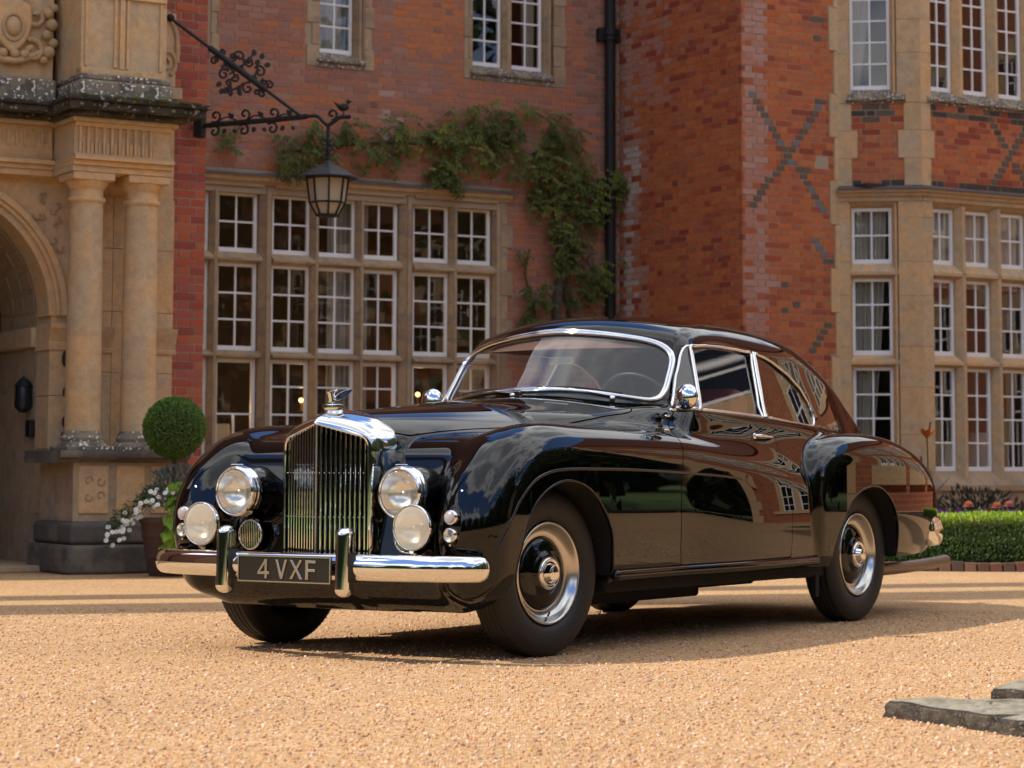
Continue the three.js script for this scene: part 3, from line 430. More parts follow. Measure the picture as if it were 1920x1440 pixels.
  // brick return beside the stone
  wallBed(porch, faceFrame(0, 5.7, 0), -3.62, -3.13, 0, 8.2, 0.3, []);
  part('side_wall', box(-3.45, -3.135, 0, 8.2, 0.05, 5.39), MORTAR, porch);
  const lay = brickLayer(porch, PAL_PIER); lay.lay({ u0: -3.62, u1: -3.13, v0: 0.04, v1: 6.0, frame: faceFrame(0, 5.7, 0), seed: 61, course: 0.0738, tone: (u, v, r) => Math.floor(((r * 13.7) % 1) * 7) % 7 }); lay.done();
  // moss on the cornice
  const mr = rng(91), mg = []; for (let k = 0; k < 150; k++) { const u = lerp(-4.8, -3.72, Math.pow(mr(), 0.7)), w = 6.86 + mr() * 0.15; mg.push(new THREE.IcosahedronGeometry(0.012 + mr() * 0.02, 0).scale(1.4, 0.6, 1).translate(u, 3.737, w)); } part('moss', mg, std(lin(0.06, 0.07, 0.012), 0.95), porch, null, 'stuff');
}
{
  const t = thing('letter_box', 'small black box on the reveal of the arched doorway', 'box', toWorld(-4.68, 0, 5.8)); t.rotation.y = TH;
  part('box_body', [box(-0.03, 0.02, 1.07, 1.21, -0.06, 0.06, 0.012)], std(lin(0.01, 0.006, 0.005), 0.5), t);
  const l = thing('wall_lantern', 'dark blue-black wall lantern inside the arched doorway', 'lantern', toWorld(-4.68, 1.27, 5.75)); l.rotation.y = TH;
  part('lantern_body', lathe([[0.03, 0], [0.075, 0.05], [0.065, 0.22], [0.03, 0.27], [0, 0.275]], 6).translate(-0.05, 0, 0), std(lin(0.006, 0.012, 0.02), 0.35), l); part('lantern_cap', lathe([[0.08, 0.215], [0.05, 0.26], [0, 0.30]], 6).translate(-0.05, 0, 0), IRON, l);
  const b = thing('bell_pull', 'black iron bell pull hanging on the stone jamb', 'bell pull', toWorld(-4.53, 0, 6.175)); b.rotation.y = TH;
  part('rose', new THREE.SphereGeometry(0.032, 20, 14).scale(1, 2.1, 0.6).translate(0, 1.70, 0.01), IRON, b); part('pull_rod', [rod(V3(0.01, 1.66, 0.02), V3(0.012, 1.45, 0.025), 0.003), rod(V3(0.012, 1.42, 0.025), V3(0.012, 1.12, 0.025), 0.006), new THREE.SphereGeometry(0.022, 14, 10).scale(1, 1.9, 1).translate(0, 1.43, 0.02), new THREE.SphereGeometry(0.024, 14, 10).scale(1, 2.0, 1).translate(0, 1.19, 0.02)], IRON, b); part('pull_ring', new THREE.TorusGeometry(0.032, 0.007, 8, 24).scale(1.1, 0.7, 1).translate(0.01, 1.09, 0.02), IRON, b);
}
// the mass of the house behind, out of sight but casting its shade
{
  const t = houseThing('house_roof', 'upper storeys and tiled roof of the brick house above the frame', 'building');
  const tall = std(lin(0.20, 0.085, 0.05), 0.9), tile = std(lin(0.16, 0.06, 0.035), 0.9);
  part('upper_wall', [box(-13, 4.84, 8.21, 11.5, -8, -0.02), box(4.86, 12, 8.21, 10.2, -8, 2.58), box(6.5, 9.6, 7.35, 10.2, 2.6, 3.18), box(-13, -3.14, 6.25, 10.4, 0.02, 6.1)], tall, t);
  part('lower_wall', [box(-13, -3.5, 0, 8.2, -8, 0.0), box(9.62, 12, 0, 8.2, -8, 3.0), box(-13, -9.02, 0, 6.24, 0.02, 6.1), box(-3, 5, 0, 8.2, -8, -4.3)], tall, t);
  part('roof', [box(-13, 12, 11.51, 11.7, -8, 0.2), (() => { const s = new THREE.Shape([[-13, 10.41], [-13, 17.2], [-3.3, 17.2], [-3.1, 10.41]].map(([x, y]) => new THREE.Vector2(x, y))); return new THREE.ExtrudeGeometry(s, { depth: 3.4, bevelEnabled: false }).translate(0, 0, -0.9); })()], tile, t);
  const w = houseThing('west_wing', 'low west wing of the house with two tall chimney stacks, left of the frame', 'building');
  part('wall', box(-27, -13.9, 0, 6.6, -6, 10.35), tall, w); part('chimney_stack', box(-14.9, -13.95, 6.6, 21, 9.15, 9.95), tall, w); part('chimney_stack', box(-14.7, -14.1, 6.6, 16.2, 8.05, 8.50), tall, w);
}
// ---------------------------------------------------------------- ground
const pebbleTile = (() => {                          // packed pebbles: a jittered cell pattern that tiles; colour and height
  const N = 1536, n = 150, col = new Uint8Array(N * N * 4), hgt = new Uint8Array(N * N * 4);
  const P = [[0.620, 0.375, 0.194], [0.550, 0.320, 0.158], [0.660, 0.421, 0.240], [0.480, 0.261, 0.122], [0.600, 0.316, 0.128], [0.460, 0.284, 0.178], [0.680, 0.467, 0.316], [0.380, 0.215, 0.122], [0.550, 0.288, 0.148], [0.740, 0.567, 0.479], [0.240, 0.137, 0.092], [0.640, 0.393, 0.163]];
  const cx = new Float32Array(n * n), cy = new Float32Array(n * n), ci = new Uint8Array(n * n), cb = new Float32Array(n * n), r = rng(4);
  for (let i = 0; i < n * n; i++) { cx[i] = (i % n) + 0.15 + 0.7 * r(); cy[i] = Math.floor(i / n) + 0.15 + 0.7 * r(); const q = r(); ci[i] = q < 0.93 ? Math.floor(q / 0.93 * 9) : q < 0.965 ? 9 : q < 0.985 ? 10 : 11; cb[i] = 0.82 + 0.36 * r(); }
  for (let j = 0; j < N; j++) for (let i = 0; i < N; i++) {
    const x = i / N * n, y = j / N * n, xi = Math.floor(x), yi = Math.floor(y); let d1 = 9, d2 = 9, k = 0;
    for (let b = -1; b <= 1; b++) for (let a = -1; a <= 1; a++) { const q = ((yi + b + n) % n) * n + ((xi + a + n) % n); let dx = cx[q] - x, dy = cy[q] - y; dx -= Math.round(dx / n) * n; dy -= Math.round(dy / n) * n; const d = Math.hypot(dx, dy); if (d < d1) { d2 = d1; d1 = d; k = q; } else if (d < d2) d2 = d; }
    const e = clamp((d2 - d1) * 2.2, 0, 1), h = Math.sqrt(clamp(e, 0, 1)) * (0.75 + 0.25 * (cb[k] - 0.8) / 0.4), c = P[ci[k]], o = (j * N + i) * 4, m = cb[k] * (0.86 + 0.14 * sstep(0, 0.35, e)), low = 0.92 + 0.16 * tfbm(i / N, j / N, 4, 3, 8);
    for (let q = 0; q < 3; q++) { col[o + q] = clamp(toS(c[q] * m * low * 1.04), 0, 1) * 255; hgt[o + q] = h * 255; } col[o + 3] = hgt[o + 3] = 255;
  }
  const T = (d, s) => { const t = new THREE.DataTexture(d, N, N); t.wrapS = t.wrapT = THREE.RepeatWrapping; t.magFilter = THREE.LinearFilter; if (s) t.colorSpace = THREE.SRGBColorSpace; t.repeat.set(1 / 1.35, 1 / 1.35); t.needsUpdate = true; return t; };
  return [T(col, true), T(hgt, false)];
})();
const GRAVEL = std(lin(0.93, 0.93, 0.80), 0.93, { map: pebbleTile[0], bumpMap: pebbleTile[1], bumpScale: 0.0045, vertexColors: true });
{
  const g = new THREE.PlaneGeometry(400, 400, 1, 1).rotateX(-Math.PI / 2); tag(part('ground', g, std(lin(0.10, 0.15, 0.03), 0.95), scene), 'grassy ground stretching away on all sides of the drive', 'ground', null, 'structure');
  // the drive: a finer sheet so that its tone can wander a little
  const nx = 130, nz = 110, x0 = -11, x1 = 34, z0 = -34, z1 = 9, pos = [], uv = [], col = [], idx = [];
  for (let j = 0; j <= nz; j++) for (let i = 0; i <= nx; i++) {
    const x = lerp(x0, x1, i / nx), z = lerp(z0, z1, j / nz), t = 0.94 + 0.13 * fbm(x * 0.9, 3, z * 0.9, 4), w = fbm(x * 0.35 + 5, 1, z * 0.35, 3);
    pos.push(x, 0.0, z); uv.push(x, z); col.push(t * (0.98 + 0.05 * w), t, t * (1.03 - 0.08 * w));
  }
  for (let j = 0; j < nz; j++) for (let i = 0; i < nx; i++) { const a = j * (nx + 1) + i; idx.push(a, a + nx + 1, a + 1, a + 1, a + nx + 1, a + nx + 2); }
  const d = new THREE.BufferGeometry(); d.setAttribute('position', new THREE.Float32BufferAttribute(pos, 3)); d.setAttribute('uv', new THREE.Float32BufferAttribute(uv, 2)); d.setAttribute('color', new THREE.Float32BufferAttribute(col, 3)); d.setIndex(idx); d.computeVertexNormals();
  const m = part('gravel_drive', d, GRAVEL, scene); tag(m, 'golden gravel drive that the car stands on', 'drive', null, 'structure');
  scene.children[scene.children.indexOf(m) - 1].position.y = -0.006;
  const lawn = new THREE.Shape(); lawn.moveTo(-60, 22); lawn.lineTo(-9.5, 14); lawn.bezierCurveTo(-7.5, 4, -7.5, 0, -9.5, -5); lawn.lineTo(-60, -7); lawn.closePath();
  tag(part('lawn', new THREE.ShapeGeometry(lawn, 20).rotateX(-Math.PI / 2).translate(0, 0.006, 0), std(lin(0.17, 0.25, 0.035), 0.95), scene), 'bright green lawn in front of the car', 'lawn', null, 'structure');
  // loose stones lying on the drive, near the camera and round the slab
  const r = rng(19), geo = new THREE.IcosahedronGeometry(1, 1); { const p = geo.attributes.position; for (let i = 0; i < p.count; i++) { const k = 0.86 + 0.28 * hash3(Math.round(p.getX(i) * 50), Math.round(p.getY(i) * 50), Math.round(p.getZ(i) * 50)); p.setXYZ(i, p.getX(i) * k, p.getY(i) * k, p.getZ(i) * k); } geo.computeVertexNormals(); }
  const n = 26000, im = new THREE.InstancedMesh(geo, std(lin(1, 1, 1), 0.85), n), mt = new THREE.Matrix4(), q = new THREE.Quaternion(), cols = [[0.620, 0.375, 0.204], [0.540, 0.302, 0.153], [0.660, 0.430, 0.255], [0.480, 0.256, 0.128], [0.600, 0.311, 0.133], [0.460, 0.293, 0.194], [0.700, 0.503, 0.377], [0.340, 0.192, 0.122]];
  for (let i = 0; i < n; i++) {
    const dz = 4.6 + 9.0 * Math.pow(r(), 1.25), x = (r() - 0.5) * dz * 0.46 + dz * 0.005, s = 0.0035 + 0.0045 * r() * r();
    mt.compose(V3(x, s * 0.25, -dz), q.setFromEuler(new THREE.Euler(r() * 6, r() * 6, r() * 6)), V3(s * (0.8 + 0.7 * r()), s * 0.75, s)); im.setMatrixAt(i, mt); im.setColorAt(i, lin(...cols[Math.floor(r() * 7.6)]));
  }
  im.name = 'gravel_stones'; scene.add(im); tag(im, 'loose small stones scattered over the gravel drive', 'gravel', null, 'stuff');
}
// ---------------------------------------------------------------- leaves
function leafMass() {
  const pos = [], nor = [], col = [], idx = [];
  return {
    n: () => pos.length / 12,
    add(p, dir, up, L, W, c, fold = 0.25) {           // one leaf: base, two shoulders, tip
      const d = dir.clone().normalize(), s = d.clone().cross(up).normalize(), nn = s.clone().cross(d).normalize(), b = pos.length / 3;
      const v = [p, p.clone().addScaledVector(d, L * 0.45).addScaledVector(s, W / 2).addScaledVector(nn, W * fold), p.clone().addScaledVector(d, L), p.clone().addScaledVector(d, L * 0.45).addScaledVector(s, -W / 2).addScaledVector(nn, W * fold)];
      for (const q of v) { pos.push(q.x, q.y, q.z); nor.push(nn.x, nn.y, nn.z); col.push(c[0], c[1], c[2]); }
      idx.push(b, b + 1, b + 2, b, b + 2, b + 3);
    },
    build() { const g = new THREE.BufferGeometry(); g.setAttribute('position', new THREE.Float32BufferAttribute(pos, 3)); g.setAttribute('normal', new THREE.Float32BufferAttribute(nor, 3)); g.setAttribute('uv', new THREE.BufferAttribute(new Float32Array(pos.length / 3 * 2), 2)); g.setAttribute('color', new THREE.Float32BufferAttribute(col, 3)); g.setIndex(idx); return g; },
  };
}
const LEAF = phys(lin(1, 1, 1), 0.9, { vertexColors: true, transmission: 0.3, thickness: 0, side: THREE.DoubleSide }), BARK = std(lin(0.10, 0.075, 0.055), 0.95, { bumpMap: grain, bumpScale: 0.01 });
const mixc = (a, b, t) => a.map((x, i) => lerp(x, b[i], t));
const rdir = (r) => { const z = r() * 2 - 1, a = r() * 6.2832, s = Math.sqrt(1 - z * z); return V3(s * Math.cos(a), z, s * Math.sin(a)); };

// climbing wisteria on the central range
{
  const t = thing('wisteria', 'green climbing wisteria sprawling over the brick above and right of the long window', 'climbing plant', HOUSE); t.rotation.y = TH;
  const r = rng(303), L = leafMass(), stems = [], leaflet = (p, d, sz, c) => { for (let k = 0; k < 9; k++) { const s = k / 8, side = k % 2 ? 1 : -1, q = p.clone().addScaledVector(d, s * sz), dd = d.clone().multiplyScalar(0.6).add(V3(side * 0.8 * Math.abs(d.y) + side * 0.35, -0.25 - 0.5 * r(), 0.25 + (r() - 0.5) * 0.8)); L.add(q, dd, V3((r() - 0.5) * 0.7, 0.35, 1), 0.052 + 0.03 * r(), 0.024 + 0.01 * r(), c); } };
  const blobs = [[1.0, 4.62, 0.75, 0.30, 0.85], [1.75, 4.80, 0.75, 0.30, 1.1], [2.5, 4.78, 0.65, 0.34, 1.1], [3.2, 4.76, 0.65, 0.40, 1.2], [3.75, 4.95, 0.45, 0.35, 0.7], [3.95, 4.45, 0.5, 0.4, 1.0], [4.35, 4.30, 0.42, 0.32, 0.75], [4.55, 3.98, 0.30, 0.18, 0.6], [3.75, 4.0, 0.32, 0.42, 1.0], [3.95, 3.60, 0.36, 0.32, 0.8], [4.35, 3.38, 0.40, 0.22, 0.55], [3.45, 3.45, 0.28, 0.12, 0.6], [3.6, 3.0, 0.2, 0.14, 0.35], [4.45, 2.98, 0.22, 0.2, 0.2], [4.1, 3.08, 0.26, 0.16, 0.3], [3.5, 2.62, 0.14, 0.2, 0.3], [3.85, 2.4, 0.18, 0.07, 0.3], [0.3, 4.42, 0.5, 0.2, 0.75], [-0.15, 4.58, 0.45, 0.2, 0.55], [0.5, 4.75, 0.4, 0.16, 0.45], [3.1, 5.2, 0.5, 0.12, 0.4], [2.1, 5.08, 0.4, 0.12, 0.3], [2.3, 4.38, 0.2, 0.18, 0.6], [4.75, 4.4, 0.12, 0.26, 0.25]];
  const dark = [0.042, 0.062, 0.007], mid = [0.085, 0.115, 0.009], lime = [0.27, 0.29, 0.016];
  for (const [bu, bv, ru, rv, dens] of blobs) for (let k = 0; k < 88 * dens; k++) {
    const a = r() * 6.283, q = Math.sqrt(r()), u = bu + Math.cos(a) * q * ru * 1.05, v = bv + Math.sin(a) * q * rv * 1.05; if (fbm(u * 3.1, v * 3.1, 2, 3) < 0.40) continue;
    const w = 0.03 + 0.22 * r() * (1 - q * 0.5), d = V3((r() - 0.5) * 1.6, -0.55 + (r() - 0.5) * 1.1, 0.2 + 0.4 * r()).normalize(), k2 = fbm(u * 2 + 7, v * 2, 4, 2);
    leaflet(V3(u, v, w), d, 0.14 + 0.10 * r(), mixc(mixc(dark, mid, clamp(r() * 1.3, 0, 1)), lime, (k2 > 0.5 ? 0.55 : 0.12) * r() * (w > 0.1 ? 1 : 0.5)));
  }
  for (let k = 0; k < 30; k++) { const bl = blobs[Math.floor(r() * 11)], p = []; let u = bl[0], v = bl[1]; for (let i = 0; i < 7; i++) { p.push(V3(u, v, 0.03 + 0.05 * r())); u += (r() - 0.55) * 0.34; v += (r() - 0.4) * 0.16; } stems.push(tube(p, 0.006, 24, false, 5)); }
  part('leaves', L.build(), LEAF, t, null, 'stuff'); part('stems', stems, BARK, t, null, 'stuff');
  for (const [n, pts, rad] of [['trunk', [[3.98, 0.0], [3.93, 1.2], [3.97, 2.1], [3.90, 2.75], [3.96, 3.4], [3.85, 4.2], [3.6, 4.7]], 0.055], ['branch', [[4.05, 0.2], [4.06, 1.8], [4.12, 2.5], [4.02, 3.2], [4.2, 3.9], [4.4, 4.3]], 0.03], ['branch', [[3.7, 4.5], [3.1, 4.75], [2.2, 4.7], [1.2, 4.62], [0.2, 4.45]], 0.02], ['branch', [[3.72, 2.0], [3.62, 2.5], [3.55, 2.9], [3.45, 3.2], [3.5, 3.5]], 0.014]]) part(n, tube(pts.map(([u, v], i) => V3(u, v, 0.07 + 0.02 * Math.sin(i * 2))), rad, 50, false, 9), BARK, t);
}
// clipped box ball in its pot with trailing flowers
const POT = toWorld(-4.15, 0, 7.5);
{
  const t = thing('topiary_ball', 'round clipped box ball on a short stem beside the porch pedestal', 'topiary', toWorld(-4.115, 1.128, 7.5));
  const r = rng(71), L = leafMass();
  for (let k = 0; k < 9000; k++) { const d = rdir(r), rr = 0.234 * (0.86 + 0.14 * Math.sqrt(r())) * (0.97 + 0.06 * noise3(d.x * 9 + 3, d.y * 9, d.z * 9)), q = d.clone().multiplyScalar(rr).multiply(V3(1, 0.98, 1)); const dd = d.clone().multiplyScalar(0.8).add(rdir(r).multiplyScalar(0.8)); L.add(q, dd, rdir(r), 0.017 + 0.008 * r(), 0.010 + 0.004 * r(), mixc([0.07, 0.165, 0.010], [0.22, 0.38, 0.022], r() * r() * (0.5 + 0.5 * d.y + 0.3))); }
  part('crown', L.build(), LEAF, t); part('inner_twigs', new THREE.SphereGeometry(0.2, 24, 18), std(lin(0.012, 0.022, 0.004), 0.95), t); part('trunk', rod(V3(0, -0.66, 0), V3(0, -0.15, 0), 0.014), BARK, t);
  const p = thing('flower_pot', 'dark brown banded pot with white daisies and lime leaves spilling over its rim', 'flower pot', POT);
  part('pot', lathe([[0.14, 0], [0.150, 0.02], [0.172, 0.13], [0.178, 0.135], [0.178, 0.155], [0.176, 0.16], [0.196, 0.29], [0.203, 0.295], [0.204, 0.315], [0.201, 0.32], [0.215, 0.40], [0.226, 0.405], [0.228, 0.44], [0.20, 0.44], [0.195, 0.38], [0, 0.38]], 48), std(lin(0.085, 0.042, 0.028), 0.8, { bumpMap: grain, bumpScale: 0.003 }), p);
  const G = leafMass(), S = leafMass(), Y = leafMass(), petals = [], eyes = [];
  const spot = () => { const a = 2.2 + r() * 3.2, q = 0.10 + 0.32 * Math.pow(r(), 0.8); return V3(Math.cos(a) * q * -1, 0, Math.sin(a) * q * -0.8); };
  for (let k = 0; k < 1500; k++) { const left = k % 5 < 3, x = left ? lerp(-0.44, 0.10, r()) : lerp(-0.2, 0.26, r()), z = (r() - 0.3) * 0.34, out = Math.max(0, Math.abs(x) - 0.15), y = 0.62 - out * (0.75 + 0.5 * r()) + (r() - 0.5) * 0.12 - z * z; G.add(V3(x, y, z), rdir(r).add(V3(x * 2, 0.3, 0.6)), rdir(r), 0.035 + 0.02 * r(), 0.012, mixc([0.02, 0.05, 0.01], [0.07, 0.12, 0.03], r())); }
  for (let k = 0; k < 500; k++) { const x = lerp(-0.12, 0.26, r()), z = (r() - 0.6) * 0.3; S.add(V3(x, 0.68 + r() * 0.15 - Math.abs(x - 0.08) * 0.3, z), V3((r() - 0.5) * 1.4, 0.8, (r() - 0.5)), rdir(r), 0.05 + 0.03 * r(), 0.014, mixc([0.10, 0.14, 0.10], [0.20, 0.25, 0.20], r())); }
  for (let k = 0; k < 330; k++) { const x = lerp(0.05, 0.36, r()), f = r(), y = 0.72 - f * (0.55 + 0.1 * r()), z = 0.12 + 0.16 * r() + f * 0.08; Y.add(V3(x - f * 0.06, y, z), V3((r() - 0.5) * 1.2 + 0.2, -0.4, 0.4 * r()), V3(0, 0.7, 0.7).add(rdir(r).multiplyScalar(0.5)), 0.07 + 0.04 * r(), 0.055 + 0.02 * r(), mixc([0.13, 0.26, 0.012], [0.26, 0.40, 0.02], r())); }
  part('foliage', G.build(), LEAF, p, null, 'stuff'); part('silver_foliage', S.build(), LEAF, p, 'silvery grey foliage at the back of the pot', 'stuff'); part('trailing_leaves', Y.build(), LEAF, p, 'lime green trailing leaves', 'stuff');
  for (let k = 0; k < 75; k++) {
    const x = k < 55 ? lerp(-0.45, 0.05, Math.pow(r(), 0.8)) : lerp(0, 0.2, r()), z = 0.06 + 0.2 * r(), out = Math.max(0, -x - 0.12), y = 0.66 - out * (0.75 + 0.75 * r()) - r() * 0.14, d = V3((r() - 0.5) * 0.9 - 0.1, 0.35 + 0.3 * r(), 1).normalize(), qn = new THREE.Quaternion().setFromUnitVectors(V3(0, 0, 1), d), f = sub('daisy', p); f.position.set(x, y, z + 0.05); f.quaternion.copy(qn);
    const pg = []; for (let i = 0; i < 9; i++) pg.push(new THREE.CircleGeometry(0.008, 5).scale(0.62, 1.25, 1).translate(0, 0.012, 0).rotateX(-0.18).rotateZ(i * 0.698)); part('petals', pg, std(lin(0.78, 0.78, 0.70), 0.7, { side: THREE.DoubleSide }), f); part('flower_eye', new THREE.SphereGeometry(0.005, 8, 6).scale(1, 1, 0.5), std(lin(0.5, 0.36, 0.06), 0.8), f);
  }
}
// hedge with its brick edging, and the bed behind it
const HX = V3(0.985, 0, 0.08).normalize();           // along the edging
const edgeAt = (x, off = 0) => V3(x, 0, -19.30 + (x - 1.95) * 0.055 - off);
{
  const bed = new THREE.Shape([[1.9, 19.40], [12, 18.80], [12, 27], [4.0, 25], [1.9, 24]].map(([x, z]) => new THREE.Vector2(x, z)));
  tag(part('soil', new THREE.ShapeGeometry(bed).rotateX(-Math.PI / 2).translate(0, 0.02, 0), std(lin(0.045, 0.03, 0.02), 0.95, { bumpMap: grain, bumpScale: 0.02 }), scene), 'dark soil of the flower bed between hedge and bay', 'soil', null, 'structure');
  const e = thing('brick_edging', 'low row of dark brick edging set along the gravel under the hedge', 'edging', edgeAt(1.9)); const r = rng(15), g = new RoundedBoxGeometry(0.094, 0.085, 0.11, 1, 0.008), mats = [[0.10, 0.05, 0.03], [0.14, 0.06, 0.035], [0.08, 0.045, 0.03], [0.16, 0.08, 0.05]].map((c) => std(lin(...c), 0.9, { bumpMap: grain, bumpScale: 0.003 }));
  for (let i = 0; i < 70; i++) { const m = part('brick', g, mats[Math.floor(r() * 4)], e); m.position.set(i * 0.104, 0.034 + (r() - 0.5) * 0.012, i * 0.104 * 0.055); m.rotation.set((r() - 0.5) * 0.12, -0.055 + (r() - 0.5) * 0.08, (r() - 0.5) * 0.08); }
  const h = thing('box_hedge', 'low clipped box hedge with bright green tips behind the brick edging', 'hedge', edgeAt(1.95, 0.36)), L = leafMass();
  const dk = [0.045, 0.105, 0.008], br = [0.42, 0.58, 0.02];
  for (let k = 0; k < 21000; k++) {
    const x = r() * 5.4, top = r() < 0.45, bump = 0.03 * (fbm(x * 3, 1, 1, 3) - 0.5), y = top ? 0.40 + bump + 0.05 * r() : 0.06 + 0.36 * r(), z = top ? (r() - 0.5) * 0.44 : 0.20 + 0.05 * (fbm(x * 5, y * 7, 3, 2) - 0.3) + 0.02 * r(), tip = sstep(0.33, 0.44, y);
    const d = top ? V3((r() - 0.5) * 0.8, 1, (r() - 0.5) * 0.8) : V3((r() - 0.5), 0.5 + 0.5 * r(), 0.8);
    L.add(V3(x, y, z + x * 0.055), d, rdir(r), 0.028 + 0.018 * r(), 0.014 + 0.005 * r(), mixc(mixc(dk, [0.11, 0.23, 0.014], r()), br, tip * (0.35 + 0.65 * r())));
  }
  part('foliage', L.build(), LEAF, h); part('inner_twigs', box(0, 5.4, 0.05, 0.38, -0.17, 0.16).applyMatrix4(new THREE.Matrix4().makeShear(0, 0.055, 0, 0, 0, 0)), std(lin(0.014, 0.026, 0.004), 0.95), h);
  // flowers of the bed
  const flower = (name, label, P, hgt, make) => { const t = thing(name, label, 'flower', V3(P.x, 0.02, P.z)); part('stem', tube([V3(0, 0, 0), V3(0.01, hgt * 0.5, 0), V3(0.0, hgt, 0.01)], 0.007, 12, false, 6), std(lin(0.05, 0.07, 0.02), 0.8), t); make(t, hgt); return t; };
  const petal = (c) => std(lin(...c), 0.75, { side: THREE.DoubleSide });
  flower('canna', 'orange canna flower on a tall dark stem in front of the bay window', V3(3.95, 0, -22.1), 1.14, (t, H) => {
    for (let i = 0; i < 8; i++) { const a = i * 0.785 + r() * 0.3, s = new THREE.Shape(); s.moveTo(0, 0); s.bezierCurveTo(0.04, 0.03, 0.035, 0.085, 0.008, 0.11); s.bezierCurveTo(-0.03, 0.09, -0.03, 0.03, 0, 0); const g = new THREE.ShapeGeometry(s, 6), p = g.attributes.position; for (let k = 0; k < p.count; k++) p.setZ(k, 1.6 * p.getY(k) * p.getY(k)); g.computeVertexNormals(); const m = part('petal', g, petal(i % 3 ? [0.75, 0.16, 0.015] : [0.80, 0.26, 0.02]), t); m.position.set(0, H - 0.03 + (i % 2) * 0.02, 0); m.rotation.set(-0.7 - 0.5 * r(), a, 0, 'YXZ'); }
    part('bud', [rod(V3(0.02, H, 0), V3(0.035, H + 0.12, 0.01), 0.008), rod(V3(-0.04, H - 0.45, 0), V3(-0.06, H - 0.2, 0.01), 0.009)], std(lin(0.07, 0.035, 0.03), 0.7), t);
    const K = leafMass(); for (let i = 0; i < 10; i++) K.add(V3(0, 0.1 + i * 0.05, 0), V3(Math.cos(i * 2.4) * 0.8, 0.9, Math.sin(i * 2.4) * 0.8), V3(0, 1, 0.2), 0.34, 0.09, [0.035, 0.03, 0.022], 0.12); part('leaf_blades', K.build(), LEAF, t);
  });
  const dahlia = (P, hgt, c, label) => flower('dahlia', label, P, hgt, (t, H) => { const K = leafMass(); for (let ringn = 0; ringn < 5; ringn++) for (let i = 0; i < 14; i++) { const a = i / 14 * 6.283 + ringn * 0.2, e = lerp(-0.1, 1.2, ringn / 4); K.add(V3(0, H, 0), V3(Math.cos(a) * Math.cos(e), Math.sin(e) , Math.sin(a) * Math.cos(e)), V3(-Math.cos(a) * Math.sin(e), Math.cos(e), -Math.sin(a) * Math.sin(e)), lerp(0.062, 0.05, ringn / 4), 0.024, mixc(c, [0.75, 0.45, 0.12], ringn / 6 * r()), 0.3); } part('petals', K.build(), LEAF, t); });
  dahlia(V3(4.07, 0, -20.75), 0.49, [0.70, 0.24, 0.16], 'peach dahlia bloom nearest the car tail, above the hedge'); dahlia(V3(4.35, 0, -20.9), 0.48, [0.66, 0.20, 0.15], 'salmon dahlia bloom, middle one of three above the hedge'); dahlia(V3(4.47, 0, -20.95), 0.49, [0.62, 0.20, 0.22], 'pinker dahlia bloom at the right end of the hedge top');
  const pv = thing('pansy_clump', 'clump of small purple flowers and green leaves just behind the hedge', 'flowers', V3(4.05, 0.02, -20.6)), PL = leafMass(), PG = leafMass();
  for (let k = 0; k < 900; k++) { const x = (r() - 0.45) * 1.9, z = (r() - 0.5) * 0.5; PG.add(V3(x, 0.10 + 0.34 * r(), z), rdir(r).add(V3(0, 0.5, 0.3)), rdir(r), 0.06, 0.03, mixc([0.04, 0.08, 0.012], [0.12, 0.19, 0.02], r())); if (k % 9 === 0) { const p0 = V3(x, 0.40 + 0.07 * r(), z + 0.1); for (let i = 0; i < 5; i++) PL.add(p0, V3(Math.cos(i * 1.257), Math.sin(i * 1.257), 0.3), V3(0, 0.2, 1), 0.026, 0.024, mixc([0.12, 0.02, 0.22], [0.22, 0.04, 0.30], r())); } }
  part('leaves', PG.build(), LEAF, pv, null, 'stuff'); part('petals', PL.build(), LEAF, pv, null, 'stuff');
  for (const [x, z, H, c0, c1, n, lab] of [[4.35, -21.75, 0.66, [0.025, 0.022, 0.010], [0.06, 0.055, 0.02], 1500, 'dark bronze-leaved shrub under the bay window'], [5.0, -22.2, 0.55, [0.03, 0.028, 0.015], [0.10, 0.06, 0.03], 1300, 'low brownish shrub at the right end of the bed'], [3.6, -21.4, 0.52, [0.03, 0.04, 0.014], [0.06, 0.08, 0.03], 1100, 'small dull green shrub behind the car tail'], [5.6, -21.6, 0.5, [0.03, 0.035, 0.014], [0.07, 0.08, 0.03], 1000, 'green shrub beyond the right end of the frame']]) {
    const s = thing('shrub', lab, 'shrub', V3(x, 0.02, z)), K = leafMass(); for (let k = 0; k < n; k++) { const d = rdir(r), q = Math.pow(r(), 0.4), p = V3(d.x * q * 0.42, H * 0.5 + d.y * q * H * 0.5 * (0.85 + 0.3 * noise3(d.x * 3 + x, d.z * 3, 1)), d.z * q * 0.35); K.add(p, d.add(V3(0, 0.5, 0)), rdir(r), 0.07, 0.02, mixc(c0, c1, r())); } part('leaves', K.build(), LEAF, s); part('stem', [rod(V3(0, 0, 0), V3(0.05, H * 0.6, 0), 0.01), rod(V3(0, 0, 0), V3(-0.12, H * 0.6, 0.03), 0.008)], BARK, s);
  }
}
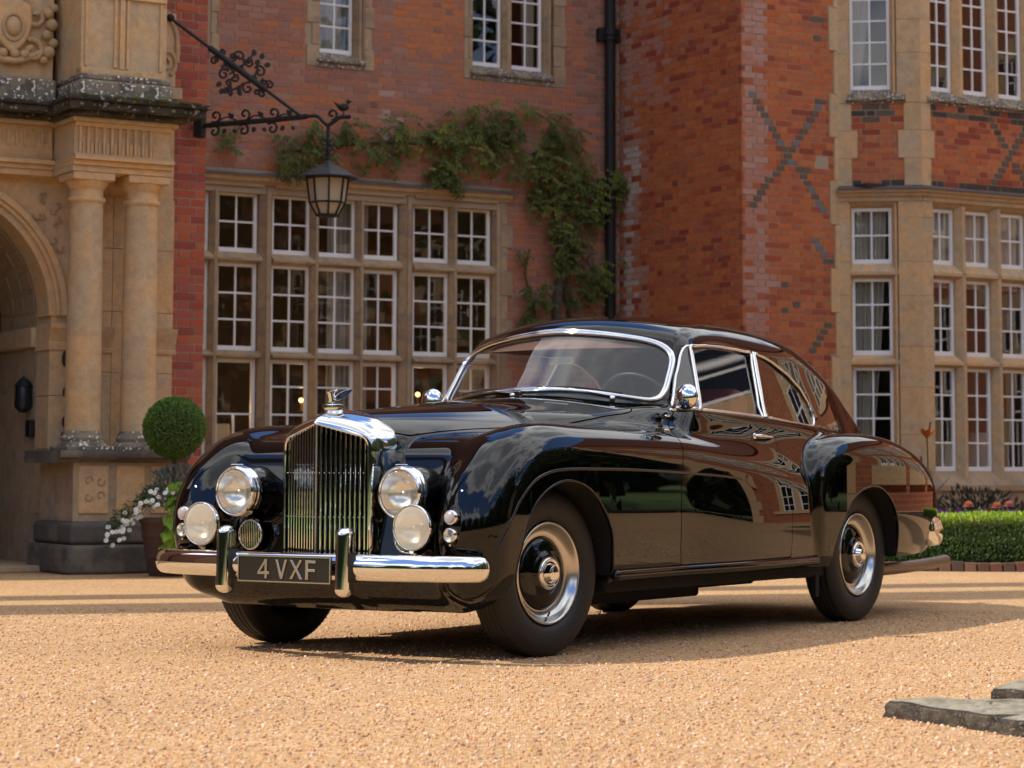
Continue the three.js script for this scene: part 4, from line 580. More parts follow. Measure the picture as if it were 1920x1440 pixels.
// broken kerb stones at the right edge
{
  const stone = (name, label, poly, hgt, seed) => {
    const c = poly.reduce((a, p) => [a[0] + p[0] / poly.length, a[1] + p[1] / poly.length], [0, 0]), t = thing(name, label, 'kerb stone', V3(c[0], 0, c[1])), n = 220, m = 26, pos = [], idx = [];
    const sd = polySDF(poly), len = poly.map((p, i) => Math.hypot(poly[(i + 1) % poly.length][0] - p[0], poly[(i + 1) % poly.length][1] - p[1])), tot = len.reduce((a, b) => a + b, 0);
    const at = (s) => { let d = s * tot, i = 0; while (d > len[i] && i < len.length - 1) d -= len[i++]; const q = poly[(i + 1) % poly.length]; return [lerp(poly[i][0], q[0], d / len[i]), lerp(poly[i][1], q[1], d / len[i])]; };
    for (let j = 0; j <= m; j++) for (let i = 0; i < n; i++) {
      const [x, z] = at(i / n), f = j / m, wall = Math.min(f / 0.45, 1), inn = Math.max(0, (f - 0.45) / 0.55), rough = (fbm(x * 14, seed + f * 5, z * 14, 4) - 0.5), kx = 1 - inn - 0.10 * sstep(0.6, 1, wall) * (1 - inn) * (0.4 + rough) + 0.10 * rough * (1 - inn), y = hgt * (wall < 1 ? wall : 1) + (wall >= 1 ? hgt * 0.22 * (fbm(x * 9 + inn * 3, seed, z * 9, 3) - 0.5) : 0) - hgt * 0.16 * sstep(0.3, 0, inn) * sstep(0.5, 1, wall);
      pos.push((x - c[0]) * kx, y, (z - c[1]) * kx);
    }
    for (let j = 0; j < m; j++) for (let i = 0; i < n; i++) { const a = j * n + i, b = j * n + (i + 1) % n; idx.push(a, b, a + n, b, b + n, a + n); }
    let g = new THREE.BufferGeometry(); g.setAttribute('position', new THREE.Float32BufferAttribute(pos, 3)); g.setIndex(idx); g.computeVertexNormals(); if (g.attributes.normal.getY(m * n) < 0) { g.setIndex(idx.flatMap((_, i) => (i % 3 ? [] : [idx[i], idx[i + 2], idx[i + 1]]))); g.computeVertexNormals(); }
    const face = Math.round(m * 0.45), top = g.clone(), low = g.clone(), ix = g.index.array; top.setIndex([...ix.slice(face * n * 6)]); low.setIndex([...ix.slice(0, face * n * 6)]);
    part('stone_top', boxUV(top, 2.2), stoneMat(stoneMap(seed + 100, [0.40, 0.35, 0.25], [0.27, 0.235, 0.16], 0.3, 0.4), [1, 1, 1], 2.0, { bumpScale: 0.012 }), t); part('stone_side', boxUV(low, 2.2), stoneMat(stoneMap(seed + 140, [0.075, 0.055, 0.036], [0.16, 0.125, 0.085], 0.2, 0.3), [1, 1, 1], 2.4, { bumpScale: 0.02 }), t, 'dark earthy broken edge');
  };
  stone('kerb_stone', 'large weathered flat stone slab lying on the gravel at the right edge', [[1.235, -7.74], [1.36, -7.52], [1.49, -7.30], [1.70, -7.20], [2.05, -7.55], [1.78, -7.70], [1.50, -7.74], [1.30, -7.80]], 0.066, 3);
  stone('kerb_stone', 'smaller pale stone leaning against the near end of the slab', [[1.50, -7.255], [1.60, -7.10], [1.9, -7.1], [1.9, -7.32], [1.62, -7.30]], 0.058, 8);
  stone('kerb_stone', 'low dark stone behind the slab at the right edge', [[1.66, -8.12], [1.9, -7.9], [2.2, -8.1], [2.2, -8.45], [1.8, -8.42]], 0.075, 12);
}
// ---------------------------------------------------------------- ironwork
{
  const t = thing('drainpipe', 'black cast-iron drainpipe in the corner beside the wing', 'drainpipe', toWorld(4.66, 0, 0.10)); t.rotation.y = TH;
  part('pipe', new THREE.CylinderGeometry(0.066, 0.066, 8.0, 24).translate(0, 4.0, 0), IRON, t);
  for (const [v, n] of [[6.18, 1], [4.28, 0], [2.35, 1]]) { part('collar', [new THREE.CylinderGeometry(0.092, 0.092, 0.09, 24).translate(0, v + 0.1, 0), new THREE.CylinderGeometry(0.085, 0.085, 0.05, 24).translate(0, v + 0.02, 0)], IRON, t); part('pipe_bracket', box(-0.155, 0.155, v - 0.02, v + 0.15, -0.09, n ? 0.0 : 0.0, 0.01), IRON, t); }
}
const BR = V3(-2.66, 0, -19.87);
{
  const t = thing('iron_bracket', 'black wrought-iron lamp bracket with scrolls, leaves and a small bird', 'bracket', BR); t.rotation.y = -0.349;
  part('wall_plate', box(-0.05, 0.03, 3.655, 3.86, -0.045, 0.045, 0.008), IRON, t);
  part('bar', [tube([V3(0, 3.755, 0), V3(0.3, 3.765, 0), V3(0.7, 3.775, 0), V3(1.0, 3.79, 0)], 0.024, 24, false, 8), tube([V3(1.0, 3.79, 0), V3(1.1, 3.785, 0), V3(1.15, 3.74, 0), V3(1.195, 3.70, 0)], 0.016, 16, false, 8)], IRON, t);
  const B0 = V3(0.045, 4.57, 0.656), B1 = V3(0.965, 3.78, 0.0), bt = (k) => B0.clone().lerp(B1, k);   // the brace leans back to the stone scroll
  part('brace', [rod(bt(0), bt(0.29), 0.014), rod(bt(0.29), bt(0.72), 0.027), rod(bt(0.72), bt(1), 0.014), new THREE.SphereGeometry(0.035, 12, 10).translate(0.045, 4.575, 0.656)], IRON, t);
  part('bird_perch', tube([V3(1.195, 3.70, 0), V3(1.25, 3.73, 0), V3(1.31, 3.765, 0), V3(1.40, 3.765, 0)], 0.018, 16, false, 8), IRON, t);
  part('bird', [new THREE.SphereGeometry(0.04, 16, 12).scale(1.25, 0.85, 0.8).translate(1.34, 3.85, 0), new THREE.SphereGeometry(0.02, 12, 10).translate(1.385, 3.895, 0), new THREE.ConeGeometry(0.008, 0.03, 8).rotateZ(-1.4).translate(1.412, 3.895, 0), new THREE.ConeGeometry(0.022, 0.09, 8).scale(1, 1, 0.5).rotateZ(0.9).translate(1.275, 3.88, 0), rod(V3(1.34, 3.82, 0), V3(1.34, 3.775, 0), 0.006)], IRON, t);
  let fold = null; const bend = (g) => (fold ? g.applyMatrix4(fold) : g);
  const scroll = (x, y, r, st, turn, k = 0.0105) => { const p = []; for (let i = 0; i <= 26; i++) { const s = i / 26; p.push(V3(x + Math.cos(st + s * turn) * r * (1 - 0.8 * s), y + Math.sin(st + s * turn) * r * (1 - 0.8 * s), (i % 2) * 0.002)); } part('scroll', bend(tube(p, k, 60, false, 6)), IRON, t); };
  const leaf = (x, y, a, s = 0.05) => { const sh = new THREE.Shape(); sh.moveTo(0, 0); sh.bezierCurveTo(s * 0.5, s * 0.1, s * 0.55, s * 0.6, s * 0.1, s); sh.lineTo(-s * 0.1, s); sh.bezierCurveTo(-s * 0.55, s * 0.6, -s * 0.5, s * 0.1, 0, 0); part('iron_leaf', bend(new THREE.ExtrudeGeometry(sh, { depth: 0.010, bevelEnabled: false, curveSegments: 5 }).rotateZ(a).rotateY(0.3).translate(x, y, 0)), IRON, t); };
  for (const s0 of [0.14, 0.42, 0.69]) { scroll(s0, 3.835, 0.058, -2.2, 7.2); scroll(s0 - 0.01, 3.70, 0.055, 2.4, -7.2); leaf(s0 + 0.14, 3.80, -0.5); leaf(s0 + 0.10, 3.72, 2.6); leaf(s0 + 0.17, 3.71, 3.9, 0.04); leaf(s0 + 0.15, 3.82, 0.6, 0.04); part('scroll_stem', tube([V3(s0 + 0.03, 3.79, 0), V3(s0 + 0.1, 3.82, 0), V3(s0 + 0.2, 3.79, 0)], 0.007, 12, false, 6), IRON, t); }
  fold = new THREE.Matrix4().makeRotationY(Math.atan2(0.656, 0.92)).setPosition(0.045, 0, 0.656);   // the plane of the brace
  for (const [x, y, r, st, tn] of [[0.436, 4.310, 0.029, 4, 7], [0.372, 4.227, 0.033, 0.8, 7], [0.585, 4.278, 0.051, 3.6, -7], [0.526, 4.272, 0.036, 4.5, 7], [0.461, 4.184, 0.033, 0.5, -7], [0.454, 4.117, 0.051, 0.6, 7.4], [0.544, 4.089, 0.036, 1.2, -7], [0.656, 4.008, 0.051, 1.2, 7.4], [0.732, 3.986, 0.031, 1, -7], [0.780, 3.969, 0.033, 1.4, 7], [0.798, 4.072, 0.029, 2, 7], [0.839, 4.046, 0.038, 2.4, -7], [0.757, 4.156, 0.053, 2.6, -7.4], [0.670, 4.227, 0.036, 3.2, 7], [0.601, 4.171, 0.027, 1, 7], [0.706, 4.089, 0.027, 2, -7], [0.500, 4.046, 0.031, 1, 7]]) scroll(x, y, r, st, tn);
  for (const [x, y, a] of [[0.709, 4.287, 0.2], [0.766, 4.261, -0.3], [0.798, 4.201, -1.0], [0.688, 4.235, 0.9], [0.725, 4.209, -0.4], [0.431, 4.046, 2.2], [0.445, 3.995, 2.7], [0.509, 4.029, 2.9], [0.509, 3.986, 3.2], [0.573, 3.991, 3.7], [0.573, 4.029, 3.4], [0.642, 4.209, 0.6], [0.477, 4.012, 2.9]]) leaf(x, y, a, 0.055);
  for (const [a, b] of [[[0.50, 4.12], [0.70, 4.30]], [[0.62, 4.05], [0.46, 3.96]], [[0.66, 4.05], [0.74, 4.20]], [[0.55, 4.10], [0.45, 4.22]], [[0.40, 4.22], [0.36, 4.32]]]) part('scroll_stem', bend(tube([V3(a[0], a[1], 0), V3((a[0] + b[0]) / 2 + 0.02, (a[1] + b[1]) / 2, 0), V3(b[0], b[1], 0)], 0.010, 10, false, 6)), IRON, t);
  fold = null;
  scroll(1.235, 3.795, 0.052, -1.6, 7);
  const l = thing('hanging_lantern', 'black eight-sided lantern with cream panes hanging from the bracket', 'lantern', BR.clone().add(V3(1.2 * 0.94, 0, 1.2 * 0.342))); l.rotation.y = 0.15;
  part('hanger', [rod(V3(0, 3.70, 0), V3(0, 3.38, 0), 0.016)], IRON, l); for (let k = 0; k < 4; k++) for (const y of [3.565, 3.485]) { const p = []; for (let i = 0; i <= 16; i++) { const s = i / 16; p.push(V3((0.036 + Math.cos(3.1 + s * 6.5) * 0.032 * (1 - 0.6 * s)), y + Math.sin(3.1 + s * 6.5) * 0.036 * (1 - 0.6 * s), 0).applyAxisAngle(V3(0, 1, 0), k * Math.PI / 2)); } part('hanger_scroll', tube(p, 0.006, 32, false, 5), IRON, l); }
  part('lantern_roof', lathe([[0.0, 3.405], [0.022, 3.40], [0.045, 3.375], [0.11, 3.345], [0.19, 3.305], [0.262, 3.262], [0.265, 3.252], [0.23, 3.262], [0.17, 3.262]], 8), std(lin(0.014, 0.014, 0.014), 0.55, { flatShading: true }), l);
  const R = (y) => (y > 3.045 ? lerp(0.150, 0.178, (y - 3.045) / 0.22) : lerp(0.088, 0.150, (y - 2.935) / 0.11)), P8 = (k, y, o = 0) => V3(Math.cos(k * Math.PI / 4) * (R(y) + o), y, Math.sin(k * Math.PI / 4) * (R(y) + o));
  for (let k = 0; k < 8; k++) {
    part('rib', [rod(P8(k, 3.265), P8(k, 3.045), 0.0095, 6), rod(P8(k, 3.045), P8(k, 2.935), 0.0095, 6), rod(P8(k, 3.045), P8(k + 1, 3.045), 0.009, 6), rod(P8(k, 2.94), P8(k + 1, 2.94), 0.011, 6), rod(P8(k, 3.255), P8(k + 1, 3.255), 0.014, 6)], IRON, l);
    for (const [y0, y1] of [[3.045, 3.255], [2.94, 3.045]]) { const a = P8(k, y0, -0.006), b = P8(k + 1, y0, -0.006), c = P8(k + 1, y1, -0.006), d = P8(k, y1, -0.006), g = new THREE.BufferGeometry(); g.setAttribute('position', new THREE.Float32BufferAttribute([a, b, c, d].flatMap((p) => [p.x, p.y, p.z]), 3)); g.setIndex([0, 1, 2, 0, 2, 3]); g.computeVertexNormals(); part('pane', g, phys(lin(0.62, 0.52, 0.36), 0.6, { transmission: 0.45, thickness: 0, side: THREE.DoubleSide }), l); }
  }
  part('lantern_base', lathe([[0.0, 2.925], [0.06, 2.925], [0.09, 2.93], [0.092, 2.945], [0, 2.945]], 8), IRON, l);
}
// ---------------------------------------------------------------- what the paint, chrome and glass mirror: trees, the east wing
function bigTree(x, z, H, R, seed, label, c0, c1, open = 0.38, full = false) {
  const t = thing('tree', label, 'tree', V3(x, 0, z)), r = rng(seed), L = leafMass(), br = [];
  part('trunk', new THREE.CylinderGeometry(R * 0.05, R * 0.10, H * 0.6, 12).translate(0, H * 0.3, 0), BARK, t);
  for (let k = 0; k < 9; k++) { const a = k * 0.7 + r(), y = H * (0.28 + 0.4 * r()); br.push(tube([V3(0, y, 0), V3(Math.cos(a) * R * 0.35, y + H * 0.1, Math.sin(a) * R * 0.35), V3(Math.cos(a) * R * 0.75, y + H * 0.16, Math.sin(a) * R * 0.75)], R * 0.02, 10, false, 5)); } part('limbs', br, BARK, t, null, 'stuff');
  for (let k = 0; k < 4200; k++) { const d = rdir(r), q = Math.pow(r(), 0.45), s = 0.75 + 0.5 * noise3(d.x * 2.2 + seed, d.y * 2.2, d.z * 2.2), p = V3(d.x * q * R * s, H * (full ? 0.50 : 0.60) + d.y * q * H * (full ? 0.50 : 0.40) * s, d.z * q * R * s); if (p.y < (full ? 0.1 : H * 0.12) || noise3(p.x * 0.8 + seed, p.y * 0.8, p.z * 0.8) < open) continue; L.add(p, rdir(r), rdir(r), 0.42 + 0.35 * r(), 0.26 + 0.2 * r(), mixc(c0, c1, r())); }
  part('crown', L.build(), LEAF, t); part('inner_foliage', new THREE.IcosahedronGeometry(1, 3).scale(R * 0.66, H * (full ? 0.44 : 0.30), R * 0.66).translate(0, H * (full ? 0.46 : 0.58), 0), std(lin(...c0), 1), t);
}
const DKG = [0.018, 0.035, 0.008], MDG = [0.05, 0.085, 0.014], LTG = [0.10, 0.15, 0.02];
[[19, -4.5, 15, 6, 0], [20, 5, 14, 6.5, 0], [31, 1, 18, 8, 0], [19, 15, 13, 6.5, 0], [24, -19, 14, 6, 0], [30, -22, 16, 7, 0], [37, -17, 17, 7.5, 0], [40, -28, 18, 8, 0], [44, 4, 16, 7, 0], [9, 30, 13, 6, 1], [-3, 34, 12, 6, 0], [-14, 33, 14, 7, 1], [-26, 30, 13, 6, 0], [-36, 22, 14, 7, 1], [-42, 10, 12, 6, 0], [-46, -2, 13, 6, 1], [0, 44, 16, 8, 0], [22, 34, 15, 7, 0]].forEach(([x, z, H, R, k], i) => bigTree(x, z, H, R, 500 + i, `${k ? 'lighter green' : 'dark green'} tree ${H} metres tall standing ${x > 15 ? 'right of' : x < -20 ? 'far left of' : 'behind'} the camera, ${['first', 'second', 'third', 'fourth', 'fifth', 'sixth', 'seventh', 'eighth', 'ninth', 'tenth', 'eleventh', 'twelfth', 'thirteenth', 'fourteenth', 'fifteenth', 'sixteenth', 'seventeenth', 'eighteenth', 'nineteenth'][i]} of the belt`, k ? MDG : DKG, k ? LTG : MDG, 0.30, !k));
{
  // the wood that closes the view on every side
  const r = rng(808), L = leafMass(), core = []; for (let k = 0; k < 150; k++) { const a = k / 150 * 6.283, rad = 82 + 14 * r(), H = 8 + 6 * r(), x = Math.cos(a) * rad, z = -10 + Math.sin(a) * rad; core.push(new THREE.IcosahedronGeometry(1, 1).scale(4.2, H * 0.48, 4.2).translate(x, H * 0.45, z)); for (let i = 0; i < 110; i++) { const d = rdir(r); L.add(V3(x + d.x * 4.6, H * 0.47 + d.y * H * 0.5, z + d.z * 4.6), rdir(r), rdir(r), 1.4, 1.0, mixc(DKG, LTG, r() * (0.4 + 0.4 * d.y))); } }
  const t = new THREE.Group(); t.name = 'far_wood'; scene.add(t); tag(t, 'far dark green wood that closes the horizon all round', 'wood', null, 'stuff'); part('foliage', L.build(), LEAF, t); part('inner_foliage', core, std(lin(...DKG), 1), t);
}
{
  const bt = texture(512, (u, v) => { const row = Math.floor(v * 32), y = v * 32 - row, x0 = u * 16 + (row % 2) * 0.5, x = ((x0 % 16) + 16) % 16, k = Math.floor(x), mort = y < 0.13 || x - k < 0.05; const q = hash3(k, row, 5), c = mort ? [0.30, 0.23, 0.15] : mixc([0.42, 0.11, 0.035], [0.30, 0.075, 0.035], q); return c.map((z) => toS(z)); }, { srgb: true }); bt.repeat.set(1 / 3.6, 1 / 2.42);
  const BM = std(lin(1, 1, 1), 0.9, { map: bt }), DARKPANE = std(lin(0.01, 0.011, 0.012), 0.03), TILE = std(lin(0.16, 0.06, 0.035), 0.9);
  const lights = (t, x, w, v) => { const g = sub('window', t), H = 2.6; g.position.set(x, v, w); part('stone_frame', [box(-0.10, 0.02, -0.25, 0, -0.3, 2.8), box(-0.06, 0.02, H, H + 0.25, -0.3, 2.8), ...[0, 1, 2, 3, 4].map((k) => box(-0.05, 0.02, 0, H, -0.3 + k * 0.65, -0.1 + k * 0.65)), box(-0.04, 0.02, 1.7, 1.85, -0.1, 2.5)], STONE[0], g); for (let k = 0; k < 4; k++) { const z0 = -0.1 + k * 0.65; part('pane', box(-0.012, -0.006, 0, H, z0, z0 + 0.45), DARKPANE, g); part('sash_bars', [box(-0.03, -0.013, 0, H, z0, z0 + 0.04), box(-0.03, -0.013, 0, H, z0 + 0.41, z0 + 0.45), box(-0.03, -0.013, 0, H, z0 + 0.21, z0 + 0.24), ...[0, 0.42, 0.85, 1.27, 1.66, 1.87, 2.2, 2.56].map((y) => box(-0.028, -0.014, y, y + 0.035, z0 + 0.04, z0 + 0.41))], WHITE, g); } };
  const gable = (x0, dx, za, zb, H) => { const s = new THREE.Shape([[za, H], [(za + zb) / 2, H + 4], [zb, H]].map(([z, y]) => new THREE.Vector2(-z, y))); return new THREE.ExtrudeGeometry(s, { depth: dx, bevelEnabled: false }).rotateY(Math.PI / 2).translate(x0, 0, 0); };
  const t = houseThing('east_wing', 'projecting brick east wing with stone windows, beyond the right edge', 'building');
  part('wall', [boxUV(box(15, 24, 0, 9, 3.0, 15.5)), boxUV(box(12, 15.2, 0, 9, -8, 2.9))], BM, t); part('roof', gable(14.8, 9.4, 2.6, 15.9, 9), TILE, t);
  for (const w of [4.2, 7.9, 11.6]) for (const v of [0.9, 4.9]) lights(t, 15, w, v);
  for (let k = 0; k < 17; k++) part('quoin', box(14.93, 15.3, k * 0.53, k * 0.53 + 0.525, 15.5 - (k % 2 ? 0.35 : 0.55), 15.56, 0.01), STONE[k % 4], t);
  const l = thing('lodge', 'brick lodge with stone windows across the drive, beyond the right edge', 'building', V3(31, 0, -7)); l.rotation.y = -0.571;
  part('wall', boxUV(box(0, 7, 0, 7.6, -8, 8)), BM, l); part('roof', gable(-0.3, 7.6, -8.4, 8.4, 7.6), TILE, l);
  for (const z of [-7.2, -3.2, 0.8, 4.9]) for (const v of [0.8, 4.4]) lights(l, 0, z, v);
}
// ---------------------------------------------------------------- the car's skin: one smooth field, meshed once and cut into panels
// car axes: x towards the tail (0 at the front axle), y up, z to the car's left
function spline(pts) {                              // natural cubic through [x, y] pairs, flat beyond the ends
  const n = pts.length, x = pts.map((p) => p[0]), y = pts.map((p) => p[1]), m = new Array(n).fill(0), c = new Array(n).fill(0), d = new Array(n).fill(0);
  for (let i = 1; i < n - 1; i++) {
    const h0 = x[i] - x[i - 1], h1 = x[i + 1] - x[i], b = 2 * (h0 + h1) - h0 * c[i - 1], r = 6 * ((y[i + 1] - y[i]) / h1 - (y[i] - y[i - 1]) / h0);
    c[i] = h1 / b; d[i] = (r - h0 * d[i - 1]) / b;
  }
  for (let i = n - 2; i > 0; i--) m[i] = d[i] - c[i] * m[i + 1];
  return (t) => {
    if (t <= x[0]) return y[0]; if (t >= x[n - 1]) return y[n - 1];
    let i = 0; while (t > x[i + 1]) i++;
    const h = x[i + 1] - x[i], a = (x[i + 1] - t) / h, b = 1 - a;
    return a * y[i] + b * y[i + 1] + ((a * a * a - a) * m[i] + (b * b * b - b) * m[i + 1]) * h * h / 6;
  };
}
function smoothClosed(pts, n = 12, sharp = false) { if (sharp) return pts; const c = new THREE.CatmullRomCurve3(pts.map((p) => V3(p[0], p[1], 0)), true, 'centripetal'); return c.getPoints(pts.length * n).slice(0, -1).map((p) => [p.x, p.y]); }
function polySDF(poly) {                            // exact signed distance to a closed polygon, negative inside
  return (x, y) => {
    let d = 1e9, s = 1;
    for (let i = 0, j = poly.length - 1; i < poly.length; j = i++) {
      const ex = poly[j][0] - poly[i][0], ey = poly[j][1] - poly[i][1], wx = x - poly[i][0], wy = y - poly[i][1], t = clamp((wx * ex + wy * ey) / (ex * ex + ey * ey + 1e-12), 0, 1), bx = wx - ex * t, by = wy - ey * t;
      d = Math.min(d, bx * bx + by * by);
      const c1 = y >= poly[i][1], c2 = y < poly[j][1], c3 = ex * wy > ey * wx;
      if ((c1 && c2 && c3) || (!c1 && !c2 && !c3)) s = -s;
    }
    return s * Math.sqrt(d);
  };
}
function gridSDF(poly, x0, x1, y0, y1, h = 0.025) {  // the same on a grid, read back with a cubic B-spline, so that it bends smoothly
  const f = polySDF(poly), nx = Math.ceil((x1 - x0) / h) + 4, ny = Math.ceil((y1 - y0) / h) + 4, g = new Float32Array(nx * ny);
  for (let j = 0; j < ny; j++) for (let i = 0; i < nx; i++) g[j * nx + i] = f(x0 + (i - 1) * h, y0 + (j - 1) * h);
  return (x, y) => {
    let u = (x - x0) / h + 1, v = (y - y0) / h + 1, out = 0;
    if (u < 1) { out += (1 - u) * h; u = 1; } if (u > nx - 3) { out += (u - nx + 3) * h; u = nx - 3; }
    if (v < 1) { out += (1 - v) * h; v = 1; } if (v > ny - 3) { out += (v - ny + 3) * h; v = ny - 3; }
    const i = Math.min(Math.floor(u), nx - 3), j = Math.min(Math.floor(v), ny - 3), a = u - i, b = v - j;
    const wa = [(1 - a) ** 3 / 6, (3 * a * a * a - 6 * a * a + 4) / 6, (-3 * a * a * a + 3 * a * a + 3 * a + 1) / 6, a * a * a / 6];
    const wb0 = (1 - b) ** 3 / 6, wb1 = (3 * b * b * b - 6 * b * b + 4) / 6, wb2 = (-3 * b * b * b + 3 * b * b + 3 * b + 1) / 6, wb3 = b * b * b / 6;
    let s = 0;
    for (let k = 0; k < 4; k++) { const o = (j - 1) * nx + i - 1 + k; s += wa[k] * (wb0 * g[o] + wb1 * g[o + nx] + wb2 * g[o + 2 * nx] + wb3 * g[o + 3 * nx]); }
    return s + out;
  };
}
const smin = (a, b, k) => { const h = Math.max(k - Math.abs(a - b), 0) / k; return Math.min(a, b) - h * h * h * k / 6; };
const rint = (a, b, r) => { const p = Math.max(a + r, 0), q = Math.max(b + r, 0); return Math.hypot(p, q) - r + Math.min(Math.max(a + r, b + r), 0); };

// side profiles
const PF = smoothClosed([[-0.56, 0.26], [-0.615, 0.34], [-0.641, 0.45], [-0.650, 0.55], [-0.634, 0.65], [-0.597, 0.737], [-0.54, 0.812], [-0.47, 0.872], [-0.365, 0.941], [-0.255, 0.981], [-0.14, 1.002], [0, 1.013], [0.25, 1.014], [0.72, 1.008], [1.14, 0.992], [1.45, 0.962], [1.9, 0.912], [2.2, 0.868], [2.5, 0.80], [2.66, 0.70], [2.7, 0.5], [2.66, 0.27], [1.5, 0.24], [0.3, 0.24]]);
const PR = smoothClosed([[2.44, 0.27], [2.355, 0.45], [2.325, 0.64], [2.35, 0.78], [2.43, 0.885], [2.55, 0.95], [2.72, 0.99], [2.93, 1.010], [3.2, 1.010], [3.47, 0.990], [3.72, 0.952], [3.92, 0.908], [4.12, 0.845], [4.28, 0.75], [4.37, 0.65], [4.40, 0.55], [4.375, 0.44], [4.27, 0.36], [4.05, 0.29], [3.2, 0.24]]);
const PK = smoothClosed([[-0.30, 0.185], [-0.43, 0.198], [-0.505, 0.26], [-0.53, 0.36], [-0.52, 0.48], [-0.503, 0.6], [-0.485, 0.75], [-0.44, 0.86], [-0.35, 0.928], [-0.2, 0.957], [0.3, 0.985], [0.8, 1.02], [1.2, 1.04], [1.3, 0.9], [1.25, 0.25], [0.5, 0.185]]);
const PC = smoothClosed([[0.94, 0.95], [0.985, 1.12], [1.06, 1.215], [1.16, 1.335], [1.27, 1.465], [1.355, 1.542], [1.52, 1.585], [1.75, 1.603], [2.1, 1.606], [2.5, 1.588], [2.9, 1.55], [3.2, 1.482], [3.5, 1.385], [3.8, 1.255], [4.1, 1.09], [4.3, 0.945], [4.42, 0.8], [4.475, 0.65], [4.455, 0.5], [4.36, 0.37], [4.1, 0.29], [2.5, 0.27], [1.3, 0.27]]);
const sF = gridSDF(PF, -1.0, 3.0, 0, 1.3), sR = gridSDF(PR, 2.0, 4.8, 0, 1.3), sK = gridSDF(PK, -1.0, 1.6, 0, 1.3), sC = gridSDF(PC, 0.4, 4.9, 0, 1.9);
const zoF = spline([[-0.66, 0.895], [-0.45, 0.910], [-0.2, 0.910], [0.1, 0.906], [0.6, 0.895], [1.0, 0.884], [1.5, 0.874], [2.0, 0.861], [2.45, 0.842], [2.8, 0.82]]);
const ziF = spline([[-0.66, 0.575], [-0.4, 0.56], [0, 0.55], [0.8, 0.54], [2.8, 0.50]]);
const zoR = spline([[2.3, 0.893], [2.6, 0.908], [3.05, 0.918], [3.5, 0.906], [3.9, 0.855], [4.15, 0.795], [4.35, 0.71], [4.5, 0.62]]);
const zB = spline([[0.2, 0.80], [0.3, 0.835], [0.45, 0.853], [0.6, 0.852], [0.75, 0.832], [0.9, 0.785], [0.98, 0.752], [1.06, 0.733], [1.2, 0.72]]);
const yB = spline([[0.7, 1.06], [1.0, 1.105], [1.3, 1.117], [1.7, 1.107], [2.1, 1.088], [2.75, 1.042], [3.2, 0.99], [3.7, 0.90], [4.2, 0.76], [4.5, 0.6]]);
const fadeB = spline([[0.4, 0.30], [0.9, 0.06], [1.2, 0.0], [2.6, 0.0], [3.2, 0.03], [3.8, 0.11], [4.2, 0.19], [4.5, 0.27]]);
const ycH = spline([[-0.55, 1.052], [-0.17, 1.078], [0.4, 1.126], [0.8, 1.154], [1.0, 1.164], [1.3, 1.17]]);
const yeH = spline([[-0.55, 0.905], [-0.3, 0.935], [0, 0.962], [0.5, 1.0], [1.0, 1.045], [1.3, 1.07]]);
const whH = spline([[-0.55, 0.262], [-0.3, 0.325], [0, 0.42], [0.5, 0.54], [1.0, 0.655], [1.3, 0.70]]);
const wcC = spline([[0.9, 0.75], [1.3, 0.79], [2.0, 0.735], [2.5, 0.715], [2.9, 0.675], [3.2, 0.62], [3.5, 0.545], [3.8, 0.455], [4.1, 0.39], [4.5, 0.35]]);
function skin(x, y, zs) {
  const z = Math.abs(zs);
  // front wing with the long shoulder that runs into the door
  const tuck = 0.03 * sstep(0.62, 0.28, y);
  let f = rint(sF(x, y), Math.max(z - zoF(x) + tuck, ziF(x) - z), lerp(0.17, 0.15, sstep(0.5, 2, x)));
  // inner panels beside the radiator and the apron
  f = smin(f, rint(sK(x, y), z - 0.76, 0.14), 0.09);
  // bonnet
  if (x < 1.6) { const w = whH(x), t = Math.min(z / w, 1.3); f = smin(f, rint(Math.max((y - ycH(x) + (ycH(x) - yeH(x)) * Math.pow(t, 2.3)) * 0.8, -0.42 - x - 0 , x - 1.25), z - w, 0.035), 0.035); }
  // tub under the belt
  const tub = rint(Math.max(y - yB(x), 0.26 - y), z - zB(y) + fadeB(x), 0.06);
  f = smin(f, Math.max(tub, 0.35 - x, x - 4.42), 0.075);
  // cabin and fastback
  const zz = Math.min(z, 0.75), front = sstep(2.3, 1.2, x);
  const yc = y + 0.22 * zz * zz, xc = x - 0.36 * zz * zz * front;
  const lean = sstep(0.98, 1.6, y) * 0.15 + 0.015 * sstep(0.9, 1.2, y);
  f = smin(f, rint(sC(xc, yc), z - wcC(x) + lean, lerp(0.06, 0.11, sstep(1.3, 2.4, x))), 0.05);
  // rear wing
  f = smin(f, rint(sR(x, y), Math.max(z - zoR(x) + 0.04 * sstep(0.6, 0.28, y), 0.30 - z), 0.15), 0.03);
  return f;
}
const EPS = 0.003;
function skinNormal(x, y, z, out) {
  const gx = skin(x + EPS, y, z) - skin(x - EPS, y, z), gy = skin(x, y + EPS, z) - skin(x, y - EPS, z), gz = skin(x, y, z + EPS) - skin(x, y, z - EPS), l = Math.hypot(gx, gy, gz) || 1;
  out[0] = gx / l; out[1] = gy / l; out[2] = gz / l; out[3] = l / (2 * EPS); return out;
}
function toSkin(p, n = 6) { const g = [0, 0, 0, 0]; for (let i = 0; i < n; i++) { const d = skin(p[0], p[1], p[2]); skinNormal(p[0], p[1], p[2], g); const s = clamp(d / Math.max(g[3], 0.3), -0.03, 0.03); p[0] -= g[0] * s; p[1] -= g[1] * s; p[2] -= g[2] * s; if (Math.abs(s) < 1e-6) break; } return p; }
